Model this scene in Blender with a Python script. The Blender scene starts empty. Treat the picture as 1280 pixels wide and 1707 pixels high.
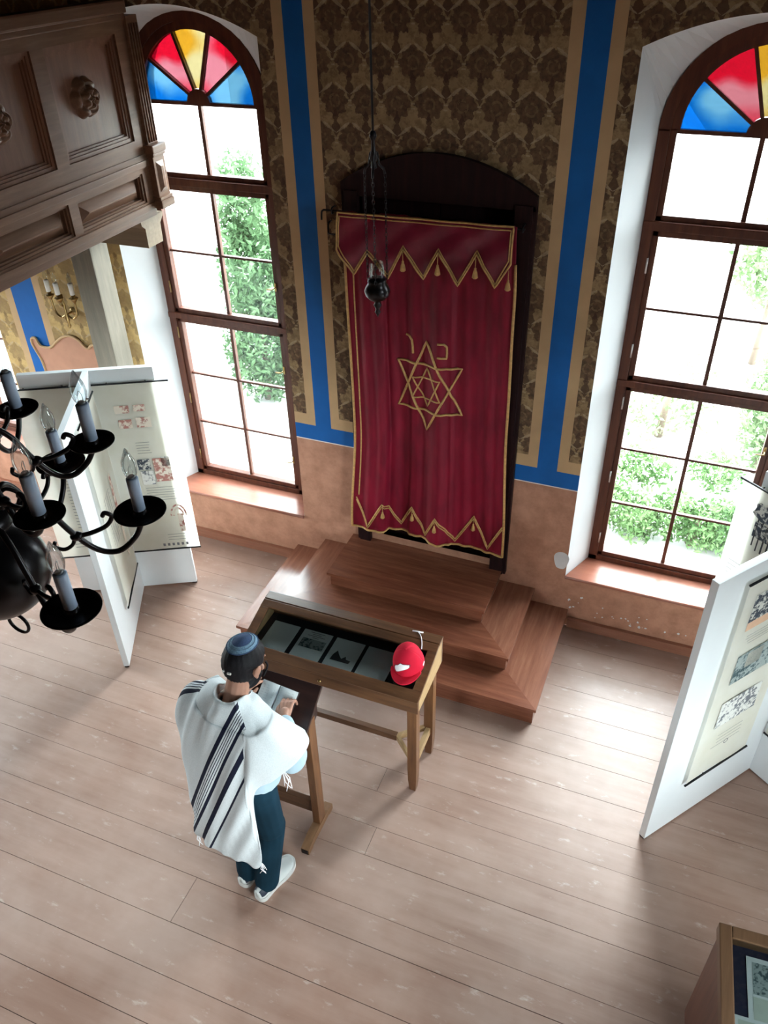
import bpy, bmesh, math, random
from mathutils import Vector, Matrix, Euler
random.seed(7)
sc = bpy.context.scene
COL = sc.collection
PI = math.pi
def V(*a): return Vector(a)

# ------------------------------------------------------------------ node helper
class NT:
    def __init__(s, name):
        s.m = bpy.data.materials.new(name); s.m.use_nodes = True
        s.t = s.m.node_tree; s.t.nodes.clear()
        s.out = s.t.nodes.new('ShaderNodeOutputMaterial')
    def n(s, typ, **kw):
        nd = s.t.nodes.new(typ)
        for k, v in kw.items(): setattr(nd, k, v)
        return nd
    def link(s, a, b): s.t.links.new(a, b)
    def val(s, sock, v):
        if hasattr(v, 'is_output') or isinstance(v, bpy.types.NodeSocket): s.link(v, sock)
        else: sock.default_value = v
    def math(s, op, a, b=None, c=None):
        nd = s.n('ShaderNodeMath', operation=op)
        s.val(nd.inputs[0], a)
        if b is not None: s.val(nd.inputs[1], b)
        if c is not None: s.val(nd.inputs[2], c)
        return nd.outputs[0]
    def obj(s): return s.n('ShaderNodeTexCoord').outputs['Object']
    def xyz(s, v):
        nd = s.n('ShaderNodeSeparateXYZ'); s.link(v, nd.inputs[0]); return nd.outputs
    def mapping(s, v, scale=(1,1,1), rot=(0,0,0), loc=(0,0,0)):
        nd = s.n('ShaderNodeMapping'); s.link(v, nd.inputs[0])
        nd.inputs['Scale'].default_value = scale; nd.inputs['Rotation'].default_value = rot; nd.inputs['Location'].default_value = loc
        return nd.outputs[0]
    def noise(s, v, scale=5, detail=4, rough=.55):
        nd = s.n('ShaderNodeTexNoise'); s.link(v, nd.inputs['Vector'])
        nd.inputs['Scale'].default_value = scale; nd.inputs['Detail'].default_value = detail; nd.inputs['Roughness'].default_value = rough
        return nd.outputs[0]
    def voronoi(s, v, scale=5, feature='F1', out=0):
        nd = s.n('ShaderNodeTexVoronoi', feature=feature); s.link(v, nd.inputs['Vector']); nd.inputs['Scale'].default_value = scale
        return nd.outputs[out]
    def ramp(s, f, pts, interp='LINEAR'):
        nd = s.n('ShaderNodeValToRGB'); s.link(f, nd.inputs[0]); cr = nd.color_ramp; cr.interpolation = interp
        while len(cr.elements) < len(pts): cr.elements.new(.5)
        for e, (p, c) in zip(cr.elements, pts):
            e.position = p; e.color = (c[0], c[1], c[2], 1) if hasattr(c, '__len__') else (c, c, c, 1)
        return nd.outputs[0]
    def mix(s, f, a, b, blend='MIX'):
        nd = s.n('ShaderNodeMix', data_type='RGBA', blend_type=blend)
        s.val(nd.inputs[0], f)
        for sock, v in ((nd.inputs[6], a), (nd.inputs[7], b)):
            if isinstance(v, (tuple, list)): sock.default_value = (v[0], v[1], v[2], 1)
            else: s.link(v, sock)
        return nd.outputs[2]
    def bsdf(s, color, rough=.5, metal=0, spec=.5, bump=None, bump_str=.3, bump_dist=.01, **kw):
        b = s.n('ShaderNodeBsdfPrincipled')
        if isinstance(color, (tuple, list)): b.inputs['Base Color'].default_value = (color[0], color[1], color[2], 1)
        else: s.link(color, b.inputs['Base Color'])
        s.val(b.inputs['Roughness'], rough); b.inputs['Metallic'].default_value = metal
        b.inputs['Specular IOR Level'].default_value = spec
        for k, v in kw.items(): b.inputs[k].default_value = v
        if bump is not None:
            bp = s.n('ShaderNodeBump'); bp.inputs['Strength'].default_value = bump_str; bp.inputs['Distance'].default_value = bump_dist
            s.link(bump, bp.inputs['Height']); s.link(bp.outputs[0], b.inputs['Normal'])
        s.link(b.outputs[0], s.out.inputs[0]); return b

def mul(c, k): return tuple(x*k for x in c)
def plain(name, color, rough=.5, metal=0, var=.12, scale=6, spec=.5, bump=0, **kw):
    t = NT(name); o = t.obj(); nz = t.noise(o, scale, 4)
    col = t.ramp(nz, [(.3, mul(color, 1-var)), (.7, mul(color, 1+var))])
    t.bsdf(col, rough, metal, spec, bump=nz if bump else None, bump_str=bump, **kw); return t.m
def wood(name, c1, c2, rough=.45, axis='x', scale=1., spec=.5, bump=.08):
    t = NT(name); o = t.obj()
    s = {'x': (1.2, 14, 14), 'y': (14, 1.2, 14), 'z': (14, 14, 1.2)}[axis]
    m = t.mapping(o, tuple(k*scale for k in s))
    n1 = t.noise(m, 2.2, 6, .62)
    n2 = t.noise(t.mapping(o, tuple(k*scale*4 for k in s)), 3, 3)
    col = t.ramp(n1, [(.3, c1), (.55, tuple((a+b)/2 for a, b in zip(c1, c2))), (.72, c2)])
    col = t.mix(t.math('MULTIPLY', n2, .35), col, mul(c1, .7))
    t.bsdf(col, rough, 0, spec, bump=n1, bump_str=bump); return t.m

# ------------------------------------------------------------------ mesh builder
class MB:
    def __init__(s): s.v = []; s.f = []; s.mi = []; s.uv = {}; s.sm = []
    def add(s, verts, faces, mi=0, smooth=False):
        b = len(s.v); s.v += [Vector(v) for v in verts]
        for f in faces: s.f.append([b+i for i in f]); s.mi.append(mi); s.sm.append(smooth)
        return b
    def box(s, x0, x1, y0, y1, z0, z1, mi=0, M=None):
        vs = [V(x, y, z) for z in (z0, z1) for y in (y0, y1) for x in (x0, x1)]
        if M is not None: vs = [M @ v for v in vs]
        s.add(vs, [(0,2,3,1), (4,5,7,6), (0,1,5,4), (2,6,7,3), (0,4,6,2), (1,3,7,5)], mi)
    def bbox(s, x0, x1, y0, y1, z0, z1, b=.004, mi=0, M=None):     # bevelled box
        bm = bmesh.new(); bmesh.ops.create_cube(bm, size=1)
        for v in bm.verts: v.co = V((x0+x1)/2+v.co.x*(x1-x0), (y0+y1)/2+v.co.y*(y1-y0), (z0+z1)/2+v.co.z*(z1-z0))
        bmesh.ops.bevel(bm, geom=bm.edges[:], offset=b, segments=2, profile=.7, affect='EDGES')
        bm.verts.index_update()
        s.add([(M @ v.co if M is not None else v.co.copy()) for v in bm.verts], [[v.index for v in f.verts] for f in bm.faces], mi); bm.free()
    def bar(s, p0, p1, w, h, mi=0, up=(0,0,1), b=0):                # rectangular bar from p0 to p1
        p0 = Vector(p0); p1 = Vector(p1); d = (p1-p0); L = d.length; d.normalize()
        u = Vector(up); sd = d.cross(u).normalized(); u = sd.cross(d)
        M = Matrix((sd, d, u)).transposed().to_4x4(); M.translation = p0
        if b: s.bbox(-w/2, w/2, 0, L, -h/2, h/2, b, mi, M)
        else: s.box(-w/2, w/2, 0, L, -h/2, h/2, mi, M)
    def tube(s, pts, r, n=10, mi=0, closed=False, cap=True):
        pts = [Vector(p) for p in pts]; N = len(pts)
        rs = r if hasattr(r, '__len__') else [r]*N
        base = len(s.v); prev = None; vs = []
        for i, p in enumerate(pts):
            a = pts[i-1] if (i > 0 or closed) else pts[0]
            c = pts[(i+1) % N] if (i < N-1 or closed) else pts[-1]
            d = (c-a).normalized() if (c-a).length > 1e-9 else V(0,0,1)
            if prev is None:
                ref = V(0,0,1) if abs(d.z) < .9 else V(1,0,0)
                nrm = d.cross(ref).normalized()
            else:
                nrm = (prev - d*prev.dot(d)); nrm = nrm.normalized() if nrm.length > 1e-6 else d.orthogonal().normalized()
            prev = nrm; bn = d.cross(nrm)
            for k in range(n):
                a_ = 2*PI*k/n; vs.append(p + (nrm*math.cos(a_)+bn*math.sin(a_))*rs[i])
        fs = []
        for i in range(N if closed else N-1):
            j = (i+1) % N
            for k in range(n): fs.append((i*n+k, i*n+(k+1)%n, j*n+(k+1)%n, j*n+k))
        if cap and not closed: fs.append(tuple(range(n))[::-1]); fs.append(tuple((N-1)*n+k for k in range(n)))
        s.add(vs, fs, mi, True)
    def lathe(s, prof, n=32, c=(0,0,0), mi=0, M=None, smooth=True):
        c = Vector(c); vs = []; fs = []; N = len(prof)
        for r, z in prof:
            for k in range(n):
                a = 2*PI*k/n; p = V(r*math.cos(a), r*math.sin(a), z); vs.append((M @ p if M is not None else p)+c)
        for i in range(N-1):
            for k in range(n): fs.append((i*n+k, i*n+(k+1)%n, (i+1)*n+(k+1)%n, (i+1)*n+k))
        if prof[0][0] > 1e-6: fs.append(tuple(range(n))[::-1])
        if prof[-1][0] > 1e-6: fs.append(tuple((N-1)*n+k for k in range(n)))
        s.add(vs, fs, mi, smooth)
    def ell(s, c, r, rot=None, n=20, m=12, mi=0):
        c = Vector(c); R_ = Euler(rot).to_matrix() if rot else Matrix.Identity(3)
        vs = []; fs = []
        for i in range(m+1):
            ph = PI*i/m
            for k in range(n):
                a = 2*PI*k/n
                vs.append(c + R_ @ V(r[0]*math.sin(ph)*math.cos(a), r[1]*math.sin(ph)*math.sin(a), r[2]*math.cos(ph)))
        for i in range(m):
            for k in range(n): fs.append((i*n+k, (i+1)*n+k, (i+1)*n+(k+1)%n, i*n+(k+1)%n))
        s.add(vs, fs, mi, True)
    def cap(s, p0, p1, r0, r1, n=14):                               # capsule with taper, closed
        p0 = Vector(p0); p1 = Vector(p1); d = (p1-p0); L = d.length; d.normalize()
        pts = []; rs = []
        for i in range(5): a = -PI/2+PI/2*i/4; pts.append(p0+d*(r0*math.sin(a))); rs.append(max(r0*math.cos(a), 1e-4))
        for i in range(1, 6): pts.append(p0.lerp(p1, i/6)); rs.append(r0+(r1-r0)*i/6)
        for i in range(5): a = PI/2*i/4; pts.append(p1+d*(r1*math.sin(a))); rs.append(max(r1*math.cos(a), 1e-4))
        s.tube(pts, rs, n)
    def prism(s, poly, depth, M, mi=0):                             # polygon (2D) extruded along local z
        n = len(poly); vs = [M @ V(x, y, 0) for x, y in poly]+[M @ V(x, y, depth) for x, y in poly]
        fs = [tuple(range(n))[::-1], tuple(range(n, 2*n))]+[(i, (i+1)%n, n+(i+1)%n, n+i) for i in range(n)]
        s.add(vs, fs, mi)
    def grid(s, fn, nu, nv, mi=0, smooth=True, thick=0):
        vs = [fn(i/nu, j/nv) for j in range(nv+1) for i in range(nu+1)]
        fs = [(j*(nu+1)+i, j*(nu+1)+i+1, (j+1)*(nu+1)+i+1, (j+1)*(nu+1)+i) for j in range(nv) for i in range(nu)]
        return s.add(vs, fs, mi, smooth)
    def mesh(s, name, mats, base=V(0,0,0), fixn=True):
        me = bpy.data.meshes.new(name); me.from_pydata([v-base for v in s.v], [], s.f); me.update()
        if not isinstance(mats, (list, tuple)): mats = [mats]
        for m in mats: me.materials.append(m)
        me.polygons.foreach_set('material_index', s.mi); me.polygons.foreach_set('use_smooth', s.sm)
        if fixn:
            bm = bmesh.new(); bm.from_mesh(me); bmesh.ops.recalc_face_normals(bm, faces=bm.faces); bm.to_mesh(me); bm.free()
        return me
    def obj(s, name, mats, parent=None, fixn=True):
        base = Vector(parent['_b']) if parent is not None else V(0,0,0)
        o = bpy.data.objects.new(name, s.mesh(name, mats, base, fixn)); COL.objects.link(o)
        if parent is not None: o.parent = parent; o['_b'] = parent['_b']
        return o
def thing(name, label, cat, base=(0,0,0), group=None):
    o = bpy.data.objects.new(name, None); COL.objects.link(o); o.location = base; o['_b'] = list(base)
    o['label'] = label; o['category'] = cat; o.empty_display_size = .1
    if group: o['group'] = group
    return o
def tag(o, label, cat, group=None):
    o['label'] = label; o['category'] = cat
    if group: o['group'] = group
    return o
def recenter(o):                                                   # put a single-mesh thing's origin at its base
    me = o.data; xs = [v.co for v in me.vertices]
    c = V(sum(v.x for v in xs)/len(xs), sum(v.y for v in xs)/len(xs), min(v.z for v in xs))
    me.transform(Matrix.Translation(-c)); o.location = c; return o
def struct(o): o['kind'] = 'structure'; return o
def sempty(name, base=(0,0,0)):
    o = bpy.data.objects.new(name, None); COL.objects.link(o); o.location = base; o['_b'] = list(base); o['kind'] = 'structure'; return o
def solidify(o, t, off=0):
    md = o.modifiers.new('thickness', 'SOLIDIFY'); md.thickness = t; md.offset = off; return o
def fuse(mb, name, mat, parent, voxel=.006, smooth=4, fac=.5):
    tmp = bpy.data.objects.new('tmp', mb.mesh('tmp', mat)); COL.objects.link(tmp)
    r = tmp.modifiers.new('r', 'REMESH'); r.mode = 'VOXEL'; r.voxel_size = voxel
    sm = tmp.modifiers.new('s', 'SMOOTH'); sm.iterations = smooth; sm.factor = fac
    dg = bpy.context.evaluated_depsgraph_get(); dg.update()
    me = bpy.data.meshes.new_from_object(tmp.evaluated_get(dg)); me.name = name
    old = tmp.data; bpy.data.objects.remove(tmp); bpy.data.meshes.remove(old)
    base = Vector(parent['_b']); me.transform(Matrix.Translation(-base))
    me.materials.clear(); me.materials.append(mat)
    me.polygons.foreach_set('use_smooth', [True]*len(me.polygons))
    o = bpy.data.objects.new(name, me); COL.objects.link(o); o.parent = parent; o['_b'] = parent['_b']; return o
def spline(pts, n):                                                # Catmull-Rom through points
    pts = [Vector(p) for p in pts]; out = []
    P = [pts[0]*2-pts[1]]+pts+[pts[-1]*2-pts[-2]]
    for i in range(1, len(P)-2):
        a, b, c, d = P[i-1:i+3]
        for k in range(n):
            t = k/n
            out.append(.5*((2*b)+(c-a)*t+(2*a-5*b+4*c-d)*t*t+(3*b-a-3*c+d)*t**3))
    out.append(pts[-1]); return out
def lerp(a, b, t): return a+(b-a)*t
def interp(tab, x):
    if x <= tab[0][0]: return tab[0][1]
    for (a, va), (b, vb) in zip(tab, tab[1:]):
        if x <= b:
            t = (x-a)/(b-a); t = t*t*(3-2*t); return va+(vb-va)*t
    return tab[-1][1]

# ------------------------------------------------------------------ camera
H = 4.35
Rm = [[0.9285, 0.3706, -0.0216], [0.2042, -0.5584, -0.8041], [-0.31, 0.7422, -0.5941]]
cx, cy_, cz = (Vector(r).normalized() for r in Rm)
cz.normalize(); cx = (cx-cz*cx.dot(cz)).normalized(); dn = cz.cross(cx)
cam = bpy.data.cameras.new('camera'); co = bpy.data.objects.new('camera', cam); COL.objects.link(co)
M = Matrix((cx, -dn, -cz)).transposed().to_4x4(); M.translation = V(0, 0, H); co.matrix_world = M
cam.sensor_fit = 'AUTO'; cam.sensor_width = 36; cam.lens = 36*1357.145/1707; cam.clip_start = .02; cam.clip_end = 200
sc.camera = co

# ------------------------------------------------------------------ materials
def mat_wallpaper(name='damask_wallpaper', b1=(.26,.172,.09), b2=(.42,.285,.15), k=1.):
    t = NT(name); o = t.obj(); X = t.xyz(o)
    u = t.math('MULTIPLY', t.math('ADD', X[0], 10.0), 1/.187); w = t.math('MULTIPLY', X[2], 1/.2)
    row = t.math('FLOOR', w); par = t.math('MODULO', row, 2.0)
    fu = t.math('SUBTRACT', t.math('FRACT', t.math('ADD', u, t.math('MULTIPLY', par, .5))), .5)
    fv = t.math('SUBTRACT', t.math('FRACT', w), .5)
    nz = t.noise(o, 60, 3); 
    fx = t.math('MULTIPLY', fu, 1.87); fz = t.math('MULTIPLY', fv, 2.0)
    r = t.math('SQRT', t.math('ADD', t.math('MULTIPLY', fx, fx), t.math('MULTIPLY', fz, fz)))
    th = t.math('ARCTAN2', fz, fx)
    pet = t.math('ADD', .76, t.math('MULTIPLY', t.math('COSINE', t.math('MULTIPLY', th, 8.0)), .09))
    pet = t.math('ADD', pet, t.math('MULTIPLY', t.math('SUBTRACT', nz, .5), .5))
    flower = t.math('LESS_THAN', r, pet)
    ring = t.math('MULTIPLY', t.math('LESS_THAN', t.math('ABSOLUTE', t.math('SUBTRACT', r, .3)), .06), t.math('GREATER_THAN', nz, .47))
    au = t.math('ABSOLUTE', fu)
    chev = t.math('ABSOLUTE', t.math('SUBTRACT', fv, t.math('SUBTRACT', .47, t.math('MULTIPLY', au, .62))))
    tap = t.math('SUBTRACT', .075, t.math('MULTIPLY', t.math('ABSOLUTE', t.math('SUBTRACT', au, .22)), .26))
    chev = t.math('MULTIPLY', t.math('LESS_THAN', chev, t.math('ADD', t.math('MULTIPLY', tap, .75), t.math('MULTIPLY', t.math('SUBTRACT', nz, .5), .07))), t.math('GREATER_THAN', au, .05))
    stem = t.math('MULTIPLY', t.math('GREATER_THAN', au, .44), t.math('LESS_THAN', t.math('ABSOLUTE', t.math('SUBTRACT', t.math('ABSOLUTE', t.math('ADD', fv, .05)), .06)), .02))
    dia = t.math('LESS_THAN', t.math('ADD', t.math('MULTIPLY', t.math('SUBTRACT', .5, au), 1.9), t.math('ABSOLUTE', t.math('SUBTRACT', fv, .30))), t.math('ADD', .16, t.math('MULTIPLY', nz, .24)))
    dia2 = t.math('LESS_THAN', t.math('ADD', t.math('MULTIPLY', au, 2.2), t.math('ABSOLUTE', t.math('ADD', fv, .42))), t.math('ADD', .10, t.math('MULTIPLY', nz, .24)))
    n2 = t.noise(o, 7, 5); n3 = t.noise(o, 24, 4, .7)
    base = t.ramp(n2, [(.3, b1), (.7, b2)])
    fl = t.ramp(t.noise(o, 40, 2), [(.35, (.04,.022,.02)), (.7, (.15,.078,.048))])
    c = t.mix(t.math('MULTIPLY', t.ramp(n3, [(.45, 0.), (.6, .55)]), k*k), base, (.12,.07,.04))
    c = t.mix(t.math('MULTIPLY', flower, .76*k), c, fl)
    c = t.mix(t.math('MULTIPLY', ring, .45), c, (.32,.21,.11))
    c = t.mix(t.math('MULTIPLY', t.math('MAXIMUM', dia, dia2), .8*k), c, (.075,.04,.028))
    c = t.mix(t.math('MULTIPLY', t.math('MAXIMUM', chev, stem), t.ramp(n3, [(.35, .85), (.65, .35)])), c, (.50,.38,.24))
    t.bsdf(c, .8, spec=.15); return t.m
def mat_plaster(name, c1, c2, sc_=9):
    t = NT(name); o = t.obj(); n1 = t.noise(o, sc_, 8, .65); n2 = t.noise(o, 1.7, 3)
    col = t.ramp(n1, [(.32, c1), (.66, c2)]); col = t.mix(t.math('MULTIPLY', n2, .35), col, mul(c2, 1.1))
    t.bsdf(col, .8, spec=.2, bump=n1, bump_str=.15); return t.m
def mat_floor():
    t = NT('worn_floor_boards'); o = t.obj()
    g = t.n('ShaderNodeNewGeometry'); rnd = g.outputs['Random Per Island']
    m = t.mapping(o, (1, 9, 1)); n1 = t.noise(m, 1.6, 7, .6); n2 = t.noise(o, 1.1, 5, .6); n3 = t.noise(t.mapping(o, (1.2, 3, 1)), 5.5, 6, .72)
    col = t.ramp(n1, [(.3, (.29,.170,.126)), (.7, (.40,.258,.203))])
    col = t.mix(t.math('MULTIPLY', t.math('SUBTRACT', rnd, .0), .38), col, (.27,.145,.10))
    col = t.mix(t.ramp(n2, [(.42, 0.), (.66, .75)]), col, (.46,.325,.27))
    col = t.mix(t.ramp(n3, [(.595, 0.), (.70, .55)]), col, (.60,.51,.45))
    rg = t.ramp(n2, [(.3, .36), (.7, .50)])
    b = t.bsdf(col, rg, spec=.6, bump=n3, bump_str=.05); b.inputs['Coat Weight'].default_value = .08; b.inputs['Coat Roughness'].default_value = .2; return t.m
def mat_trans(name, tint, gloss=.06, rough=.02):
    t = NT(name); tr = t.n('ShaderNodeBsdfTransparent'); tr.inputs[0].default_value = (*tint, 1)
    gl = t.n('ShaderNodeBsdfGlossy'); gl.inputs['Roughness'].default_value = rough
    fr = t.n('ShaderNodeLayerWeight'); fr.inputs[0].default_value = .25
    f = t.math('ADD', t.math('MULTIPLY', fr.outputs['Fresnel'], .5), gloss*.3)
    mx = t.n('ShaderNodeMixShader'); t.link(f, mx.inputs[0]); t.link(tr.outputs[0], mx.inputs[1]); t.link(gl.outputs[0], mx.inputs[2])
    t.link(mx.outputs[0], t.out.inputs[0]); return t.m
MT = {}
MT['paper'] = mat_wallpaper()
MT['paper_gold_lit'] = mat_wallpaper('faded_lit_gold_wallpaper', (.46,.30,.12), (.66,.46,.20), .5)  # unrestored gold paper, with window light lightened into its colour
MT['blue'] = plain('blue_painted_stripe', (.006,.115,.40), .6, var=.08, spec=.25)
MT['beige'] = plain('beige_painted_border', (.56,.37,.20), .7, var=.07, spec=.2)
MT['dado'] = mat_plaster('terracotta_dado', (.33,.155,.095), (.52,.27,.18))
MT['whiteline'] = plain('white_painted_line', (.8,.78,.74), .7, var=.03)
MT['white_plaster'] = plain('white_plaster', (.70,.71,.72), .8, var=.03, scale=3, spec=.2)
MT['floor'] = mat_floor()
MT['gap'] = plain('dark_gap', (.02,.013,.01), .9)
MT['dark_ceiling'] = wood('dark_ceiling_boards', (.03,.02,.014), (.06,.04,.026), .7, 'y')
MT['window_wood'] = wood('reddish_window_wood', (.070,.020,.012), (.155,.050,.026), .42, 'z', spec=.3)
MT['sill_wood'] = wood('painted_sill_wood', (.30,.10,.06), (.42,.17,.11), .3, 'x')
MT['gallery_wood'] = wood('gallery_dark_oak', (.125,.056,.030), (.235,.125,.072), .42, 'y', spec=.3)
MT['step_wood'] = wood('reddish_step_wood', (.19,.060,.034), (.37,.148,.082), .24, 'x', spec=.6)
MT['oak'] = wood('oak_table_wood', (.075,.032,.015), (.19,.088,.038), .36, 'x')
MT['oak_z'] = wood('oak_leg_wood', (.11,.045,.018), (.26,.115,.045), .4, 'z')
MT['oak_light'] = wood('worn_light_oak', (.33,.20,.09), (.52,.35,.18), .5, 'y')
MT['dark_wood'] = wood('dark_stained_wood', (.016,.008,.008), (.045,.018,.014), .3, 'x')
MT['ark_wood'] = wood('ark_dark_wood', (.014,.006,.007), (.034,.012,.012), .5, 'z', spec=.12)
MT['pale_wood'] = wood('weathered_pillar_wood', (.17,.145,.11), (.28,.235,.175), .65, 'z')
MT['glass'] = mat_trans('clear_window_glass', (.93,.96,.95))
MT['glass_case'] = mat_trans('display_glass', (.9,.93,.93), gloss=.12)
def mat_stained(name, sat, pale):
    t = NT(name); o = t.obj(); f = t.ramp(t.noise(t.mapping(o, (1, .1, 1), loc=(3.1, 0, 1.7)), 3.2, 1, .3), [(.46, 0.), (.56, .85)])  # pale blotches paint the brighter sky behind into the tint
    tr = t.n('ShaderNodeBsdfTransparent'); t.link(t.mix(f, sat, pale), tr.inputs[0])
    gl = t.n('ShaderNodeBsdfGlossy'); gl.inputs['Roughness'].default_value = .05
    mx = t.n('ShaderNodeMixShader'); mx.inputs[0].default_value = .03; t.link(tr.outputs[0], mx.inputs[1]); t.link(gl.outputs[0], mx.inputs[2]); t.link(mx.outputs[0], t.out.inputs[0]); return t.m
MT['g_red'] = mat_stained('red_stained_glass', (.23,.019,.043), (.23,.145,.157))
MT['g_yel'] = mat_stained('yellow_stained_glass', (.23,.16,.038), (.23,.22,.16))
MT['g_blue'] = mat_stained('blue_stained_glass', (.014,.106,.21), (.128,.20,.235))
MT['white_panel'] = plain('white_lacquer_board', (.82,.86,.88), .4, var=.015, spec=.4)
MT['black'] = plain('black_metal', (.012,.012,.014), .4, .6)
MT['bronze'] = plain('blackened_bronze', (.018,.016,.018), .28, .75, spec=.6)
MT['brass'] = plain('antique_brass', (.36,.24,.10), .3, .9)
MT['steel'] = plain('pale_steel', (.7,.69,.66), .3, .9)
MT['candle_grey'] = plain('grey_candle_sleeve', (.58,.72,.95), .35, var=.04, scale=30)
MT['candle_white'] = plain('white_candle_sleeve', (.85,.82,.75), .5, var=.03)
MT['velvet'] = None
MT['gold'] = plain('gold_braid', (.60,.36,.13), .5, .15, var=.2, scale=60)
MT['skin'] = plain('skin', (.40,.20,.135), .55, var=.08, scale=25)
MT['hair'] = plain('black_hair', (.006,.005,.007), .6, var=.4, scale=90, spec=.2)
MT['shirt'] = plain('pale_blue_shirt', (.38,.50,.58), .75, var=.06)
MT['trouser'] = plain('dark_teal_trousers', (.006,.024,.040), .9, var=.25, spec=.1)
MT['shoe'] = plain('white_trainer', (.60,.63,.62), .6, var=.05)
MT['shoe_dark'] = plain('navy_trainer_patch', (.012,.02,.04), .6)
MT['sole'] = plain('white_rubber_sole', (.64,.64,.62), .6, var=.04)
MT['kip_mid'] = plain('blue_knit', (.035,.07,.16), .85, var=.2, scale=150)
MT['kip_rim'] = plain('light_blue_knit', (.14,.235,.33), .85, var=.35, scale=150)
MT['page'] = plain('book_page', (.70,.75,.75), .8, var=.03)
MT['cover'] = plain('book_cover', (.05,.03,.03), .6)
MT['capred'] = plain('red_cap_cotton', (.50,.007,.028), .85, var=.08, scale=12, spec=.2)
MT['white_thread'] = plain('white_embroidery', (.85,.84,.86), .7, var=.05)
MT['maroon'] = plain('dark_red_outline', (.12,.004,.02), .7)
MT['navy_lining'] = plain('navy_case_lining', (.006,.007,.03), .7)
def mat_velvet():
    t = NT('crimson_velvet'); o = t.obj(); nz = t.noise(t.mapping(o, (1, 1, .3)), 14, 4)
    col = t.ramp(nz, [(.3, (.16,.003,.017)), (.7, (.27,.005,.027))])
    b = t.bsdf(col, .6, spec=.3); b.inputs['Sheen Weight'].default_value = .25; b.inputs['Sheen Roughness'].default_value = .4; b.inputs['Sheen Tint'].default_value = (.8,.1,.15,1); return t.m
MT['velvet'] = mat_velvet()
def mat_satin():
    t = NT('crimson_satin'); o = t.obj(); nz = t.noise(o, 7, 5)
    col = t.ramp(nz, [(.3, (.13,.004,.022)), (.7, (.23,.010,.036))])
    t.bsdf(col, .33, spec=.6, bump=nz, bump_str=.35, bump_dist=.02); return t.m
MT['satin'] = mat_satin()
def mat_film():
    t = NT('poster_film'); o = t.obj(); nz = t.noise(o, 5, 3)
    col = t.ramp(nz, [(.3, (.83,.80,.70)), (.7, (.90,.88,.81))])
    d = t.n('ShaderNodeBsdfDiffuse'); t.link(col, d.inputs[0]); tl = t.n('ShaderNodeBsdfTranslucent'); t.link(col, tl.inputs[0])
    mx = t.n('ShaderNodeMixShader'); mx.inputs[0].default_value = .5; t.link(d.outputs[0], mx.inputs[1]); t.link(tl.outputs[0], mx.inputs[2])
    t.link(mx.outputs[0], t.out.inputs[0]); return t.m
MT['film'] = mat_film()
def mat_engraving(name, ink, pap, scale=40, thr=.5):
    t = NT(name); o = t.obj(); n1 = t.noise(o, scale, 4, .7); n2 = t.noise(o, scale*.25, 2)
    f = t.math('ADD', n1, t.math('MULTIPLY', t.math('SUBTRACT', n2, .5), .9))
    t.bsdf(t.ramp(f, [(thr-.06, ink), (thr+.06, pap)]), .8, spec=.2); return t.m
MT['engr'] = mat_engraving('dark_engraving', (.05,.06,.08), (.62,.62,.57), 55, .5)
MT['engr_light'] = mat_engraving('grey_engraving', (.16,.17,.19), (.72,.72,.68), 50, .46)
MT['engr_red'] = mat_engraving('reddish_print', (.42,.19,.16), (.76,.68,.58), 38, .46)
MT['engr_teal'] = mat_engraving('teal_grey_print', (.06,.10,.11), (.36,.42,.41), 60, .46)
MT['ink'] = plain('grey_ink', (.20,.20,.21), .8)
MT['ink_dark'] = plain('black_ink', (.03,.03,.035), .8)
MT['peach'] = plain('peach_print', (.70,.45,.30), .8)
MT['document'] = plain('grey_document_paper', (.72,.80,.80), .6, var=.06, scale=4)
MT['green_page'] = plain('pale_green_page', (.52,.58,.50), .7)
SKY, EXPO = 50.0, -0.15
# ================================================================== SETTING
YW, YF = 4.58, 4.83
# ---- floor: planks parallel to the window wall, each an island of the one floor mesh
seams = [4.60, 4.372, 4.166, 3.963, 3.751, 3.57, 3.388, 3.163, 2.916, 2.738, 2.510, 2.325, 2.026, 1.861, 1.593, 1.348]
y = 1.348
while y > -3.9: y -= random.choice((.17, .2, .22, .25, .27)); seams.append(y)
mb = MB(); mb.box(-7.2, 2.4, -4, 4.6, -.06, -.006, 1)
fixed = {(2.510, 2.325): [-1.15], (1.861, 1.593): [-1.975], (2.916, 2.738): [-1.243]}
for a, b in zip(seams, seams[1:]):
    js = [-7.2]+sorted(fixed.get((a, b), []))+[2.4]
    if len(js) == 2: js = [-7.2, random.uniform(-6.5, -4.4), 2.4] if random.random() < .5 else js
    for x0, x1 in zip(js, js[1:]):
        g = random.uniform(.0012, .0026)
        mb.box(x0+.0015, x1-.0015, b+g, a-g*.4, -.02, random.uniform(-.0012, 0), 0)
fl = struct(mb.obj('floor', [MT['floor'], MT['gap']]))

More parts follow.
